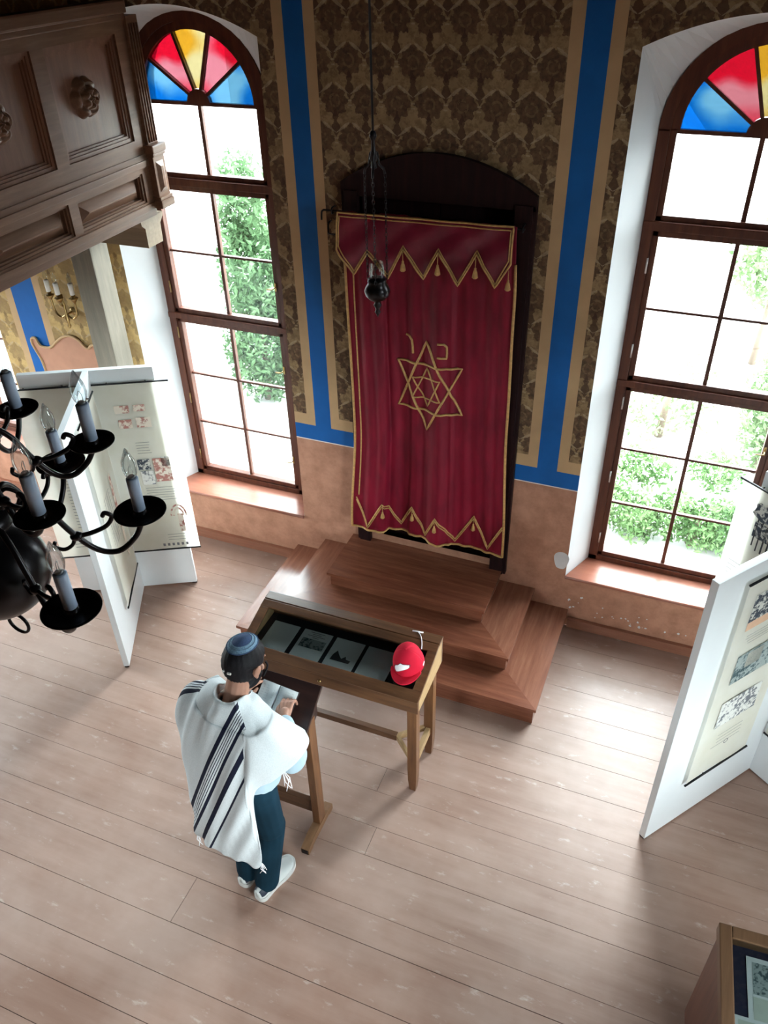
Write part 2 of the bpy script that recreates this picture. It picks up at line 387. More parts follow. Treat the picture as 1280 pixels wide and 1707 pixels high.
# ---- window wall
WIN = [-3.232, .118, -5.882]
HW, ZS, ZSP, RISE = .63, .47, 3.80, .15
def archz(x, c): return ZSP+RISE*(1-((x-c)/HW)**2)
blues = [(-2.434, -2.310), (-.797, -.664), (-5.0, -4.765), (1.00, 1.13)]
BG = .067
ZL = [0, ZS, .90, .908, 1.03, 1.12, 1.205, 1.213, 1.335, 1.424, 3.02, 3.80, 4.0, 6.2]
xs = {-7.2, 2.4, -2.02, -1.06}
for c in WIN: xs |= {round(c-HW, 4), round(c+HW, 4)} | {round(c-HW+2*HW*k/24, 4) for k in range(1, 24)}
for a, b in blues: xs |= {a, b, a-BG, b+BG}
xs = sorted(x for x in xs if -7.2 <= x <= 2.4)
wb = MB()
for x0, x1 in zip(xs, xs[1:]):
    xm = (x0+x1)/2
    cw = next((c for c in WIN if abs(xm-c) < HW), None)
    inb = any(a < xm < b for a, b in blues)
    inbg = any(a-BG < xm < b+BG for a, b in blues) and not inb
    for z0, z1 in zip(ZL, ZL[1:]):
        zm = (z0+z1)/2; k = None
        if cw is not None and ZS < zm < ZSP: continue
        if -2.02 < xm < -1.06 and ZS-.1 < zm < 3.02: continue
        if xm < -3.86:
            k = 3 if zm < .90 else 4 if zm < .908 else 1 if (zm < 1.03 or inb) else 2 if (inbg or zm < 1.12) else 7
        elif zm < 1.205: k = 3
        elif zm < 1.213: k = 4
        elif zm < 1.335: k = 1
        elif inb: k = 1
        elif inbg or zm < 1.424: k = 2
        else: k = 0
        a0, a1 = (archz(x0, cw), archz(x1, cw)) if (cw is not None and z0 == 3.80) else (z0, z0)
        wb.add([(x0, YW, a0), (x1, YW, a1), (x1, YW, z1), (x0, YW, z1)], [(0, 1, 2, 3)], k)
def outline(c, hw, zs, zsp, arch, n=24, m=6):
    P = [(c-hw, lerp(zs, zsp, i/m)) for i in range(m)]
    P += [(c-hw*math.cos(PI*i/n), arch(c-hw*math.cos(PI*i/n), i)) for i in range(n+1)]
    P += [(c+hw, lerp(zsp, zs, i/m)) for i in range(1, m+1)]
    return P
for c in WIN:                                                     # splayed plastered reveals
    A = outline(c, HW, ZS, ZSP, lambda x, i: archz(x, c)); B = outline(c, .505, ZS, 3.39, lambda x, i: 3.39+.50*math.sin(PI*i/24))
    n = len(A)
    wb.add([(x, YW, z) for x, z in A]+[(x, YF+.03, z) for x, z in B], [(i, i+1, n+i+1, n+i) for i in range(n-1)], 5, False)
    C2 = outline(c, .46, ZS, 3.39, lambda x, i: 3.39+.46*math.sin(PI*i/24))
    B2 = [(x, z-.22 if z <= ZS+.001 else z) for x, z in B]
    wb.add([(x, YF+.10, z) for x, z in B]+[(x, 5.12, z) for x, z in B2], [(i, i+1, n+i+1, n+i) for i in range(n-1)], 5, False)
# outer masonry face, around the openings
xs2 = sorted({-7.2, 2.4} | {round(c+s*.505, 4) for c in WIN for s in (-1, 1)})
for x0, x1 in zip(xs2, xs2[1:]):
    cw = next((c for c in WIN if abs((x0+x1)/2-c) < .505), None)
    if cw is None: wb.add([(x0, 5.12, -.4), (x1, 5.12, -.4), (x1, 5.12, 6.2), (x0, 5.12, 6.2)], [(0, 1, 2, 3)], 5)
    else:
        wb.add([(x0, 5.12, -.4), (x1, 5.12, -.4), (x1, 5.12, ZS-.22), (x0, 5.12, ZS-.22)], [(0, 1, 2, 3)], 5)
        for i in range(24):
            xa, xb = cw-.505*math.cos(PI*i/24), cw-.505*math.cos(PI*(i+1)/24)
            wb.add([(xa, 5.12, 3.39+.5*math.sin(PI*i/24)), (xb, 5.12, 3.39+.5*math.sin(PI*(i+1)/24)), (xb, 5.12, 6.2), (xa, 5.12, 6.2)], [(0, 1, 2, 3)], 5)
# niche for the ark
for q in ([(-2.02, YW, .37), (-2.02, 4.95, .37), (-2.02, 4.95, 3.02), (-2.02, YW, 3.02)], [(-1.06, YW, .37), (-1.06, 4.95, .37), (-1.06, 4.95, 3.02), (-1.06, YW, 3.02)],
          [(-2.02, YW, 3.02), (-1.06, YW, 3.02), (-1.06, 4.95, 3.02), (-2.02, 4.95, 3.02)], [(-2.02, 4.95, .37), (-1.06, 4.95, .37), (-1.06, 4.95, 3.02), (-2.02, 4.95, 3.02)],
          [(-2.02, YW, .37), (-1.06, YW, .37), (-1.06, 4.95, .37), (-2.02, 4.95, .37)]):
    wb.add(q, [(0, 1, 2, 3)], 8)
# pale plaster repair beside the right sill, and small scuffs above the skirting
pts = [(-.555+.052*math.cos(a)*(1+.12*math.sin(3*a)), YW-.002, .60+.085*math.sin(a)*(1+.1*math.cos(2*a))) for a in [2*PI*k/20 for k in range(20)]]
wb.add(pts, [tuple(range(20))], 6)
for k in range(26):
    x, z = random.uniform(-.50, .40), random.uniform(.14, .30) if k % 2 else random.uniform(.14, .2)
    s_ = random.uniform(.004, .012); pts = [(x+s_*random.uniform(.5, 1.2)*math.cos(a), YW-.0015, z+s_*1.1*random.uniform(.5, 1.2)*math.sin(a)) for a in [2*PI*j/7 for j in range(7)]]
    wb.add(pts, [tuple(range(7))], 6)
struct(wb.obj('wall_back', [MT['paper'], MT['blue'], MT['beige'], MT['dado'], MT['whiteline'], MT['white_plaster'], plain('pale_repair_plaster', (.74,.74,.75), .85), MT['paper_gold_lit'], MT['ark_wood']], fixn=False))

# ---- other walls with unseen openings, added and sized for daylight fill
def holed_wall(name, axis, pos, lo, hi, holes, mats, ztop=6.2):
    w = MB(); us = sorted({lo, hi} | {h[0] for h in holes} | {h[1] for h in holes}); zs = sorted({0, 1.205, ztop} | {h[2] for h in holes} | {h[3] for h in holes})
    for u0, u1 in zip(us, us[1:]):
        for z0, z1 in zip(zs, zs[1:]):
            um, zm = (u0+u1)/2, (z0+z1)/2
            if any(h[0] < um < h[1] and h[2] < zm < h[3] for h in holes): continue
            q = [(u0, z0), (u1, z0), (u1, z1), (u0, z1)]
            w.add([((pos, u, z) if axis == 'x' else (u, pos, z)) for u, z in q], [(0, 1, 2, 3)], 1 if zm < 1.205 else 0)
    for h in holes:                                               # plastered reveals
        d = .3 if pos > 0 else -.3
        Q = [(h[0], h[2]), (h[1], h[2]), (h[1], h[3]), (h[0], h[3])]
        f = (lambda u, z, p: (p, u, z)) if axis == 'x' else (lambda u, z, p: (u, p, z))
        w.add([f(u, z, pos) for u, z in Q]+[f(u, z, pos+d) for u, z in Q], [(i, (i+1) % 4, 4+(i+1) % 4, 4+i) for i in range(4)], 2)
    return struct(w.obj(name, mats, fixn=False))
wm = [MT['paper'], MT['dado'], MT['white_plaster']]
HL = [(2.3, 4.1, .6, 2.5)]
HR = [(1.9, 2.6, 3.2, 4.1), (-.8, 1.0, .7, 2.4), (1.5, 2.3, .6, 2.2)]  # openings added out of view to brighten the right side and gallery
HF = [(-2.6, -1.5, .9, 2.2)]
holed_wall('wall_left', 'x', -7.2, -4, YW, HL, wm)
holed_wall('wall_right', 'x', 2.4, -4, YW, HR, wm)
holed_wall('wall_front', 'y', -4, -7.2, 2.4, HF, wm)
c_ = MB(); c_.box(-7.2, 2.4, -4, 4.6, 6.2, 6.3); struct(c_.obj('ceiling', MT['dark_ceiling']))

# ---- skirting
mb = MB()
for a, b in ((-7.2, -2.70), (-.45, 2.4)):
    mb.bbox(a, b, YW-.022, YW, 0, .075, .004); mb.bbox(a, b, YW-.032, YW, .075, .092, .005)
struct(mb.obj('baseboard_back', wood('skirting_wood', (.26,.10,.06), (.40,.18,.11), .45, 'x')))

# ---- windows
def arcstrip(mb, c, z0, r0, r1, y0, y1, a0=0, a1=PI, n=32, mi=0):
    vs = []; 
    for i in range(n+1):
        a = lerp(a0, a1, i/n); ca, sa = math.cos(a), math.sin(a)
        vs += [(c+r0*ca, y0, z0+r0*sa), (c+r1*ca, y0, z0+r1*sa), (c+r1*ca, y1, z0+r1*sa), (c+r0*ca, y1, z0+r0*sa)]
    fs = []
    for i in range(n):
        for k in range(4): fs.append((i*4+k, i*4+(k+1) % 4, (i+1)*4+(k+1) % 4, (i+1)*4+k))
    fs += [(0, 1, 2, 3), tuple(n*4+k for k in (3, 2, 1, 0))]
    mb.add(vs, fs, mi)
def pane(name, root, c, x0, x1, z0, z1, m):
    p = MB(); p.box(x0, x1, YF+.044, YF+.048, z0, z1); return p.obj(name, m, root)
def window(name, c, full=True):
    w = sempty(name, (c, YF, ZS)); G = .42; S = .455; F = .515
    wd = MT['window_wood']
    f = MB()                                                       # fixed frame with arched head
    for s in (-1, 1): f.bbox(min(c+s*S, c+s*F), max(c+s*S, c+s*F), YF, YF+.075, ZS, 3.40, .004)
    f.bbox(c-F, c+F, YF, YF+.075, ZS, ZS+.05, .004)
    arcstrip(f, c, 3.39, S, F, YF, YF+.075)
    f.bbox(c-F, c+F, YF-.004, YF+.075, 2.872, 2.925, .006); f.bbox(c-F, c+F, YF-.008, YF+.07, 1.897, 1.94, .006)
    f.obj('window_frame', wd, w)
    # top sash with fan light
    s_ = MB()
    for s in (-1, 1): s_.bbox(min(c+s*G, c+s*S), max(c+s*G, c+s*S), YF+.018, YF+.07, 2.925, 3.40, .004)
    s_.bbox(c-S, c+S, YF+.018, YF+.07, 2.925, 2.955, .004); arcstrip(s_, c, 3.39, G-.012, S, YF+.018, YF+.07)
    s_.bbox(c-G, c+G, YF+.03, YF+.06, 3.372, 3.395, .003)
    s_.bbox(c-.013, c+.013, YF+.03, YF+.06, 2.95, 3.38, .003)
    arcstrip(s_, c, 3.385, .0, .085, YF+.028, YF+.062, n=16)
    for a in (36, 72, 108, 144):
        a = math.radians(a); s_.bar((c+.07*math.cos(a), YF+.046, 3.39+.07*math.sin(a)), (c+.415*math.cos(a), YF+.046, 3.39+.415*math.sin(a)), .018, .03, up=(0, 1, 0))
    sash = s_.obj('fanlight_sash', wd, w)
    for s in (-1, 1): pane('clear_pane', sash, c, min(c+s*.012, c+s*G), max(c+s*.012, c+s*G), 2.953, 3.375, MT['glass'])
    cols = [('g_blue', 'blue'), ('g_red', 'red'), ('g_yel', 'yellow'), ('g_red', 'red'), ('g_blue', 'blue')]
    for k, (mk, cn) in enumerate(cols):
        a0, a1 = math.radians(36*k), math.radians(36*(k+1)); p = MB(); arcstrip(p, c, 3.392, .08, .412, YF+.044, YF+.048, a0, a1, 8)
        p.obj('stained_pane', MT[mk], sash)['label'] = cn+' stained glass pane'
    # two casements
    for (z0, z1, bars, nm) in ((1.94, 2.872, [2.405], 'middle_casement'), (ZS+.05, 1.897, [1.425, .985], 'lower_casement')):
        s_ = MB(); zi0, zi1 = (z0+.035, z1-.035)
        for s in (-1, 1): s_.bbox(min(c+s*G, c+s*S), max(c+s*G, c+s*S), YF+.012, YF+.065, z0, z1, .005)
        s_.bbox(c-S, c+S, YF+.012, YF+.065, z0, zi0, .005); s_.bbox(c-S, c+S, YF+.012, YF+.065, zi1, z1, .005)
        s_.bbox(c-.012, c+.012, YF+.028, YF+.06, zi0, zi1, .003)
        for b in bars: s_.bbox(c-G, c+G, YF+.032, YF+.056, b-.008, b+.008, .002)
        cas = s_.obj(nm, wd, w); zz = [zi0]+sorted(bars)+[zi1]
        for a, b in zip(zz, zz[1:]):
            for s in (-1, 1): pane('clear_pane', cas, c, min(c+s*.01, c+s*G), max(c+s*.01, c+s*G), a, b, MT['glass'])
        hs = -1                                                    # hinges on one side, latches on the other
        for zz_ in ([z0+.16, (z0+z1)/2, z1-.12] if nm == 'lower_casement' else [z0+.2, z1-.2]):
            h = MB(); h.tube([(c-S-.003, YF+.004, zz_-.045), (c-S-.003, YF+.004, zz_+.045)], .006, 8); h.obj('hinge', MT['steel'] if c > -1 else MT['brass'], cas)
        for zz_ in ((z0+.28, z1-.3) if nm == 'lower_casement' else (z0+.3,)):
            h = MB(); h.bbox(c+S-.03, c+S-.014, YF+.004, YF+.014, zz_-.03, zz_+.03, .003)
            h.tube(spline([(c+S-.022, YF+.01, zz_), (c+S-.022, YF-.02, zz_), (c+S-.03, YF-.03, zz_-.005), (c+S-.075, YF-.03, zz_-.008)], 4), .0045, 8); h.obj('latch', MT['brass'], cas)
    if full:                                                       # sill board with nosing
        s_ = MB()
        s_.prism([(c-HW, YW-.012), (c+HW, YW-.012), (c+.51, YF+.02), (c-.51, YF+.02)], .024, Matrix.Translation((0, 0, ZS-.016)))
        s_.tube([(c-HW, YW-.014, ZS-.004), (c+HW, YW-.014, ZS-.004)], .0125, 10)
        s_.obj('window_sill', MT['sill_wood'], w)
    return w
window('window_1', WIN[0]); window('window_2', WIN[1]); window('window_3', WIN[2])
def fill_window(name, axis, pos, h):  # unseen window, added as daylight fill
    d = .22 if pos > 0 else -.22
    f3 = (lambda u, z: V(pos+d, u, z)) if axis == 'x' else (lambda u, z: V(u, pos+d, z))
    w = sempty(name, f3((h[0]+h[1])/2, h[2])); f = MB(); up = (1, 0, 0) if axis == 'x' else (0, 1, 0)
    for u in (h[0]+.03, (h[0]+h[1])/2, h[1]-.03): f.bar(f3(u, h[2]), f3(u, h[3]), .06, .05, up=up)
    for z in (h[2]+.03, h[2]*.5+h[3]*.5, h[3]-.03): f.bar(f3(h[0], z), f3(h[1], z), .05, .05, up=up)
    f.obj('window_frame', MT['window_wood'], w)
    g = MB(); g.bar(f3((h[0]+h[1])/2, h[2]), f3((h[0]+h[1])/2, h[3]), h[1]-h[0], .004, up=up); g.obj('glass_pane', MT['glass'], w)
n_ = 4
for h in HL: fill_window('window_%d' % n_, 'x', -7.2, h); n_ += 1
for h in HR: fill_window('window_%d' % n_, 'x', 2.4, h); n_ += 1
for h in HF: fill_window('window_%d' % n_, 'y', -4, h); n_ += 1

# ---- scrolled plaster dado on the wall under the side gallery
pl = [(-4.87, .0), (-4.87, 1.35), (-4.885, 1.48), (-4.93, 1.60), (-4.925, 1.655), (-4.885, 1.665), (-4.868, 1.63), (-4.85, 1.603), (-4.80, 1.598), (-4.74, 1.61), (-4.68, 1.66), (-4.60, 1.715), (-4.52, 1.735), (-4.45, 1.715), (-4.40, 1.665), (-4.365, 1.655), (-4.33, 1.685), (-4.27, 1.70), (-4.27, 0)]
mb = MB(); Mx = Matrix(((1,0,0,0),(0,0,-1,YW),(0,1,0,0),(0,0,0,1)))
mb.prism(pl, .012, Mx, 0)
mb.tube([(x, YW-.012, z) for x, z in spline([(x, z, 0) for x, z in pl[1:-1]], 4) for _ in (0,)] if False else [(p.x, YW-.012, p.y) for p in spline([(x, z, 0) for x, z in pl[1:-1]], 4)], .010, 8, 1)
struct(mb.obj('trim_1', [plain('pink_plaster', (.50,.25,.16), .8), MT['beige']]))

# ---- gallery the photograph is taken from
mb = MB(); mb.box(-7.2, 2.4, -4, -.02, 2.58, 2.78); struct(mb.obj('floor_gallery', MT['dark_ceiling']))
mb = MB(); mb.box(-7.2, -3.62, -.02, YW, 2.74, 2.80); struct(mb.obj('floor_side_gallery', MT['dark_ceiling']))
mb = MB(); mb.bbox(-7.2, 2.4, -.12, -.06, 2.78, 3.6, .01); struct(mb.obj('trim_2', MT['gallery_wood']))
# ================================================================== SIDE GALLERY
def frame_rect(mb, y0, y1, z0, z1, w, xf, xb, mi=0):
    mb.box(xb, xf, y0, y1, z1-w, z1, mi); mb.box(xb, xf, y0, y1, z0, z0+w, mi)
    mb.box(xb, xf, y0, y0+w, z0+w, z1-w, mi); mb.box(xb, xf, y1-w, y1, z0+w, z1-w, mi)
GX = -3.40; GW = MT['gallery_wood']
gal = thing('side_gallery', 'dark panelled wooden gallery parapet with carved rosettes running toward the left window', 'gallery', (GX, 2.2, 2.8))
pan = [(3.77-.70*k, 4.37-.70*k) for k in range(6)]
b = MB(); y0g, y1g = .0, 4.47
b.box(GX-.07, GX-.05, y0g, y1g, 2.84, 3.95)                        # back board
ys = [y1g]+[v for p in pan for v in (p[1], p[0])]+[y0g]
for i in range(0, len(ys), 2): b.box(GX-.05, GX, ys[i+1], ys[i], 3.255, 3.82)     # stiles
b.box(GX-.05, GX, y0g, y1g, 3.82, 3.90); b.box(GX-.05, GX, y0g, y1g, 3.165, 3.255)
b.box(GX-.05, GX, y0g, y1g, 3.065, 3.10); b.box(GX-.05, GX, y0g, y1g, 2.875, 2.89)
for i in range(0, len(ys), 2): b.box(GX-.05, GX, ys[i+1]+(0.012 if ys[i+1] else 0), ys[i]-.015*(ys[i] < y1g), 2.89, 3.065)
b.obj('parapet_frame', GW, gal)
m = MB(); m.bbox(GX-.06, GX+.035, y0g, y1g, 3.915, 3.985, .012); m.bbox(GX-.06, GX+.015, y0g, y1g, 3.885, 3.918, .006)
m.obj('top_rail', GW, gal)
m = MB(); m.bbox(GX-.05, GX+.014, y0g, y1g, 3.095, 3.135, .005); m.bbox(GX-.05, GX+.006, y0g, y1g, 3.13, 3.168, .004); m.obj('string_moulding', GW, gal)
m = MB(); m.bbox(GX-.06, GX+.012, y0g, y1g, 2.835, 2.878, .005); m.bbox(GX-.07, GX-.008, y0g, y1g, 2.79, 2.838, .004); m.obj('bottom_moulding', GW, gal)
def rosette():
    r = MB()
    def pt(u, v):
        a = 2*PI*u; t = v; k = math.cos(4*a); k2 = math.cos(8*a+PI)
        rad = .100*t*(1+.13*abs(math.cos(3*a))**.7*t); pet_ = abs(math.sin(3*a+(PI/2 if t > .55 else 0)*1.0)); h = .070*(1-t**2.4)+.020*(math.cos(2*PI*2.5*t)*.6+pet_-.5)*(.35+t)*(1-t**6)
        return V(max(h, 0), rad*math.cos(a), rad*math.sin(a))
    r.grid(pt, 72, 22); return r
proto = None
for k, (a, c) in enumerate(pan):
    p = MB(); z0, z1 = 3.255, 3.82
    frame_rect(p, a, c, z0, z1, .020, GX-.014, GX-.05); frame_rect(p, a+.020, c-.020, z0+.020, z1-.020, .014, GX-.022, GX-.05)
    frame_rect(p, a+.034, c-.034, z0+.034, z1-.034, .012, GX-.033, GX-.05)
    p.box(GX-.05, GX-.044, a+.04, c-.04, z0+.04, z1-.04); po = p.obj('upper_panel', wood('panel_reddish_oak', (.15,.060,.032), (.25,.115,.062), .4, 'z') if k == 0 else bpy.data.materials['panel_reddish_oak'], gal)
    ro = proto.copy() if proto else bpy.data.objects.new('rosette', rosette().mesh('rosette', GW))
    proto = proto or ro; COL.objects.link(ro); ro.parent = po; ro.location = V(GX-.045, (a+c)/2-.02, 3.545)-Vector(gal['_b'])
    p = MB(); z0, z1 = 2.89, 3.065; a2, c2 = a-.015, c+.01
    frame_rect(p, a2, c2, z0, z1, .014, GX-.010, GX-.05); frame_rect(p, a2+.014, c2-.014, z0+.014, z1-.014, .010, GX-.025, GX-.05)
    a3, c3, e, f = a2+.030, c2-.030, z0+.030, z1-.030; d = .055
    p.add([(GX-.05, a3, e), (GX-.05, c3, e), (GX-.05, c3, f), (GX-.05, a3, f), (GX-.004, a3+d, (e+f)/2-.004), (GX-.004, c3-d, (e+f)/2-.004), (GX-.004, c3-d, (e+f)/2+.004), (GX-.004, a3+d, (e+f)/2+.004)],
          [(0,1,5,4), (1,2,6,5), (2,3,7,6), (3,0,4,7), (4,5,6,7)])
    p.obj('frieze_panel', GW, gal)
p = MB(); yA, yB = 4.455, 4.575                                    # end pilaster on its pedestal
p.bbox(GX-.06, GX+.045, yA, yB, 2.87, 3.19, .004); p.bbox(GX-.06, GX+.065, yA-.012, yB+.01, 2.835, 2.885, .01); p.bbox(GX-.06, GX+.058, yA-.008, yB+.008, 2.885, 2.905, .006)
p.bbox(GX-.06, GX+.066, yA-.014, yB+.012, 3.165, 3.215, .008); p.bbox(GX-.06, GX+.056, yA-.006, yB+.006, 3.145, 3.166, .006)
ym, zm = (yA+yB)/2, 3.02
p.add([(GX+.045, yA+.02, 2.93), (GX+.045, yB-.02, 2.93), (GX+.045, yB-.02, 3.115), (GX+.045, yA+.02, 3.115), (GX+.062, ym-.012, 2.96), (GX+.062, ym+.012, 2.96), (GX+.062, ym+.012, 3.085), (GX+.062, ym-.012, 3.085)], [(0,1,5,4), (1,2,6,5), (2,3,7,6), (3,0,4,7), (4,5,6,7)])
p.obj('pedestal', GW, gal)
p = MB(); p.bbox(GX-.06, GX+.022, yA+.01, yB-.005, 3.215, 3.90, .004)
for k in range(4): p.tube([(GX+.024, yA+.028+k*.024, 3.225), (GX+.024, yA+.028+k*.024, 3.86)], .007, 8)
p.obj('fluted_pilaster', GW, gal)
bm_ = MB(); poly = [(4.30, 2.79), (4.545, 2.79), (4.535, 2.765), (4.50, 2.73), (4.495, 2.61), (4.335, 2.61), (4.335, 2.735), (4.305, 2.76)]
bm_.prism(poly, 3.65, Matrix(((0,0,-1,GX-.02),(1,0,0,0),(0,1,0,0),(0,0,0,1))))
bm_.obj('carrying_beam', wood('gallery_beam_wood', (.20,.13,.07), (.32,.22,.13), .55, 'x'), gal)

pi_ = thing('pillar', 'pale weathered wooden pillar under the side gallery beside the wall sconce', 'pillar', (-3.945, 4.36, 0))
p = MB(); p.bbox(-4.035, -3.855, 4.27, 4.45, 0, 2.6, .012); p.obj('shaft', MT['pale_wood'], pi_)
p = MB(); p.bbox(-4.06, -3.83, 4.245, 4.475, 0, .16, .012); p.obj('base_block', MT['pale_wood'], pi_)

# ---- wall sconce
s = thing('wall_sconce', 'brass three-armed wall sconce with white candles under the gallery', 'wall lamp', (-4.43, 4.575, 1.85))
p = MB(); p.lathe([(.0, -.0), (.03, .0), (.034, .008), (.02, .016), (.0, .018)], 20, (-4.43, 4.578, 1.95), M=Matrix.Rotation(PI/2, 4, 'X')); p.obj('wall_plate', MT['brass'], s)
p = MB(); p.lathe([(0, -.12), (.010, -.11), (.016, -.095), (.008, -.08), (.014, -.06), (.022, -.03), (.012, -.005), (.009, .04), (.014, .06), (.007, .09), (.010, .15)], 16, (-4.43, 4.50, 1.96))
p.tube([(-4.43, 4.578, 1.95), (-4.43, 4.50, 1.95)], .008, 8); p.obj('stem', MT['brass'], s)
for i, dx in enumerate((-.11, 0, .11)):
    p = MB(); yy = 4.50-(.03 if dx == 0 else 0)
    path = [(-4.43, 4.50, 1.95), (-4.43+dx*.5, yy, 1.925), (-4.43+dx*.92, yy, 1.97), (-4.43+dx, yy, 2.09)] if dx else [(-4.43, 4.50, 2.02), (-4.43, 4.47, 2.04), (-4.43, 4.47, 2.09)]
    p.tube(spline(path, 6), .009, 8); a = p.obj('arm', MT['brass'], s)
    p = MB(); p.lathe([(.008, -.02), (.014, -.01), (.024, .005), (.034, .018), (.030, .022), (.014, .026), (.018, .045), (0, .045)], 18, (-4.43+dx, yy, 2.075)); p.obj('candle_cup', MT['brass'], a)
    p = MB(); p.lathe([(.018, 0), (.0185, .085), (.014, .089), (0, .089)], 16, (-4.43+dx, yy, 2.12)); p.obj('candle', MT['candle_white'], a)
    p = MB(); p.lathe([(.009, 0), (.016, .022), (.013, .045), (.003, .075), (0, .076)], 14, (-4.43+dx, yy, 2.209)); p.obj('bulb', MT['glass'], a)

# ================================================================== ARK, CURTAIN, LAMP, STEPS
ark = thing('ark_doorway', 'dark wooden ark doorway with arched head behind the red curtain', 'ark', (-1.535, YW, .41))
p = MB(); c0 = -1.531
def arcz(x): return 3.075+.19*(1-((x-c0)/.59)**2)
for a, b_ in ((-2.121, -2.02), (-1.06, -.943)):
    p.bbox(a, b_, YW-.035, YW+.05, .38, 3.03, .006)
    p.bbox(a+.02 if a < -2 else a-.004, b_+.004 if a < -2 else b_-.02, YW-.045, YW, .38, 3.03, .004)
hd = [(-2.121, 3.0)]+[(lerp(-2.121, -.943, i/24), arcz(lerp(-2.121, -.943, i/24))) for i in range(25)]+[(-.943, 3.0)]
p.prism(hd, .085, Matrix(((1,0,0,0),(0,0,-1,YW+.05),(0,1,0,0),(0,0,0,1)))); p.obj('arched_frame', MT['ark_wood'], ark)
for i in range(2):
    a, b_ = ((-2.018, -1.542), (-1.538, -1.062))[i]
    p = MB(); p.bbox(a, b_, 4.67, 4.71, .40, 3.0, .004)
    for z0, z1 in ((.52, 1.6), (1.72, 2.88)):
        frame_rect2 = [(a+.07, b_-.07, z0, z0+.03), (a+.07, b_-.07, z1-.03, z1)]
        for q in frame_rect2: p.box(q[0], q[1], 4.655, 4.67, q[2], q[3])
        p.box(a+.07, a+.10, 4.655, 4.67, z0, z1); p.box(b_-.10, b_-.07, 4.655, 4.67, z0, z1)
    d = p.obj('door_leaf', MT['ark_wood'], ark)
    if i == 1:
        p = MB(); p.tube([(a+.03, 4.668, 1.5), (a+.03, 4.64, 1.5), (a+.09, 4.635, 1.5)], .008, 8); p.obj('handle', MT['brass'], d)

# ---- rod
p = MB(); rod = thing('curtain_rod', 'thin black iron rod with bent end carrying the red ark curtain', 'curtain rod', (-1.6, 4.5, 2.9))
p.tube(spline([(-2.237, 4.50, 2.855), (-2.233, 4.50, 2.90), (-2.22, 4.50, 2.915)], 4)+[V(-.99, 4.5, 2.915)], .006, 8); p.obj('rod', MT['black'], rod)
p = MB(); p.tube(spline([(-2.211, 4.54, 2.83), (-2.207, 4.52, 2.785), (-2.195, 4.51, 2.773), (-2.14, 4.50, 2.775)], 5), .005, 8)
p.tube([(-2.211, 4.535, 2.83), (-2.211, 4.579, 2.83)], .005, 8); p.obj('tie_hook', MT['black'], rod)
for x in (-2.16, -1.0):
    p = MB(); p.tube(spline([(x, 4.544, 2.93), (x, 4.52, 2.935), (x, 4.49, 2.93), (x, 4.488, 2.905), (x, 4.505, 2.90)], 5), .0055, 8); p.obj('bracket', MT['black'], rod)

# ---- curtain
PROF = [(-2.12, 4.453), (-2.05, 4.472), (-1.982, 4.451), (-1.912, 4.439), (-1.869, 4.461), (-1.846, 4.528), (-1.774, 4.535), (-1.706, 4.538), (-1.669, 4.507), (-1.598, 4.512), (-1.551, 4.492), (-1.485, 4.449), (-1.435, 4.447), (-1.371, 4.475), (-1.346, 4.505), (-1.279, 4.522), (-1.214, 4.515), (-1.141, 4.514), (-1.066, 4.505), (-1.013, 4.486), (-.96, 4.48)]
PROF = [((x+2.12)/1.16, y) for x, y in PROF]
XL = [(.6, -2.12), (1.5, -2.062), (2.55, -2.075), (2.95, -2.085)]; XR = [(.6, -.958), (1.7, -.998), (2.45, -1.011), (2.95, -1.03)]
def cxz(s, z):
    x = lerp(interp(XL, z), interp(XR, z), s)
    amp = interp([(.6, 1.), (1.4, .8), (2.2, .6), (2.95, .45)], z)
    y = 4.476+(interp(PROF, s)-4.488)*amp+.007*math.sin(2*PI*(6.3*s+.25*math.sin(z*1.2)))*(.5+.5*amp)+.004*math.sin(2*PI*(13*s)+z)
    return V(x, y, z)
def con(x, z, off=.006):                                           # point of the drape at (x, z)
    s = (x-interp(XL, z))/(interp(XR, z)-interp(XL, z)); p = cxz(min(max(s, 0), 1), z); p.y -= off; return p
cur = thing('ark_curtain', 'crimson velvet ark curtain with gold star emblem and zigzag valance', 'curtain', (-1.54, 4.47, .6))
p = MB(); p.grid(lambda u, v: cxz(u, lerp(.6, 2.93, v)), 150, 60); solidify(p.obj('drape', MT['velvet'], cur, fixn=False), .005)
def braid(pts, r=.007, sub=8, off=.006, closed=False):
    q = []
    P = list(pts)+([pts[0]] if closed else [])
    for (a, b_), (c, d) in zip(P, P[1:]):
        for k in range(sub): q.append(con(lerp(a, c, k/sub), lerp(b_, d, k/sub), off))
    if not closed: q.append(con(*P[-1], off))
    m = MB(); m.tube(q, r, 8, closed=closed); return m
G_ = MT['gold']
for nm, s_ in (('left', 0.0), ('right', 1.0)):
    m = MB(); m.tube([cxz(s_, lerp(.6, 2.72, k/50))+V(0, -.005, 0) for k in range(51)], .009, 8)
    if s_ == 0: m.tube([cxz(.045, lerp(.9, 2.6, k/50))+V(0, -.005, 0) for k in range(51)], .005, 8)
    m.obj('side_braid', G_, cur)
m = MB(); m.tube([cxz(k/120, .602)+V(0, -.004, 0) for k in range(121)], .009, 8); m.obj('hem_braid', G_, cur)
zig = [(-2.075, .874), (-1.986, .642), (-1.871, .86), (-1.754, .672), (-1.657, .86), (-1.548, .650), (-1.459, .845), (-1.322, .650), (-1.191, .885), (-1.072, .655), (-.975, .866)]
m = MB()
for dz, r in ((0, .0055), (-.022, .0045)): 
    b2 = braid([(x, z+dz) for x, z in zig], r); m.add(b2.v, b2.f, 0, True)
m.obj('zigzag_braid', G_, cur)
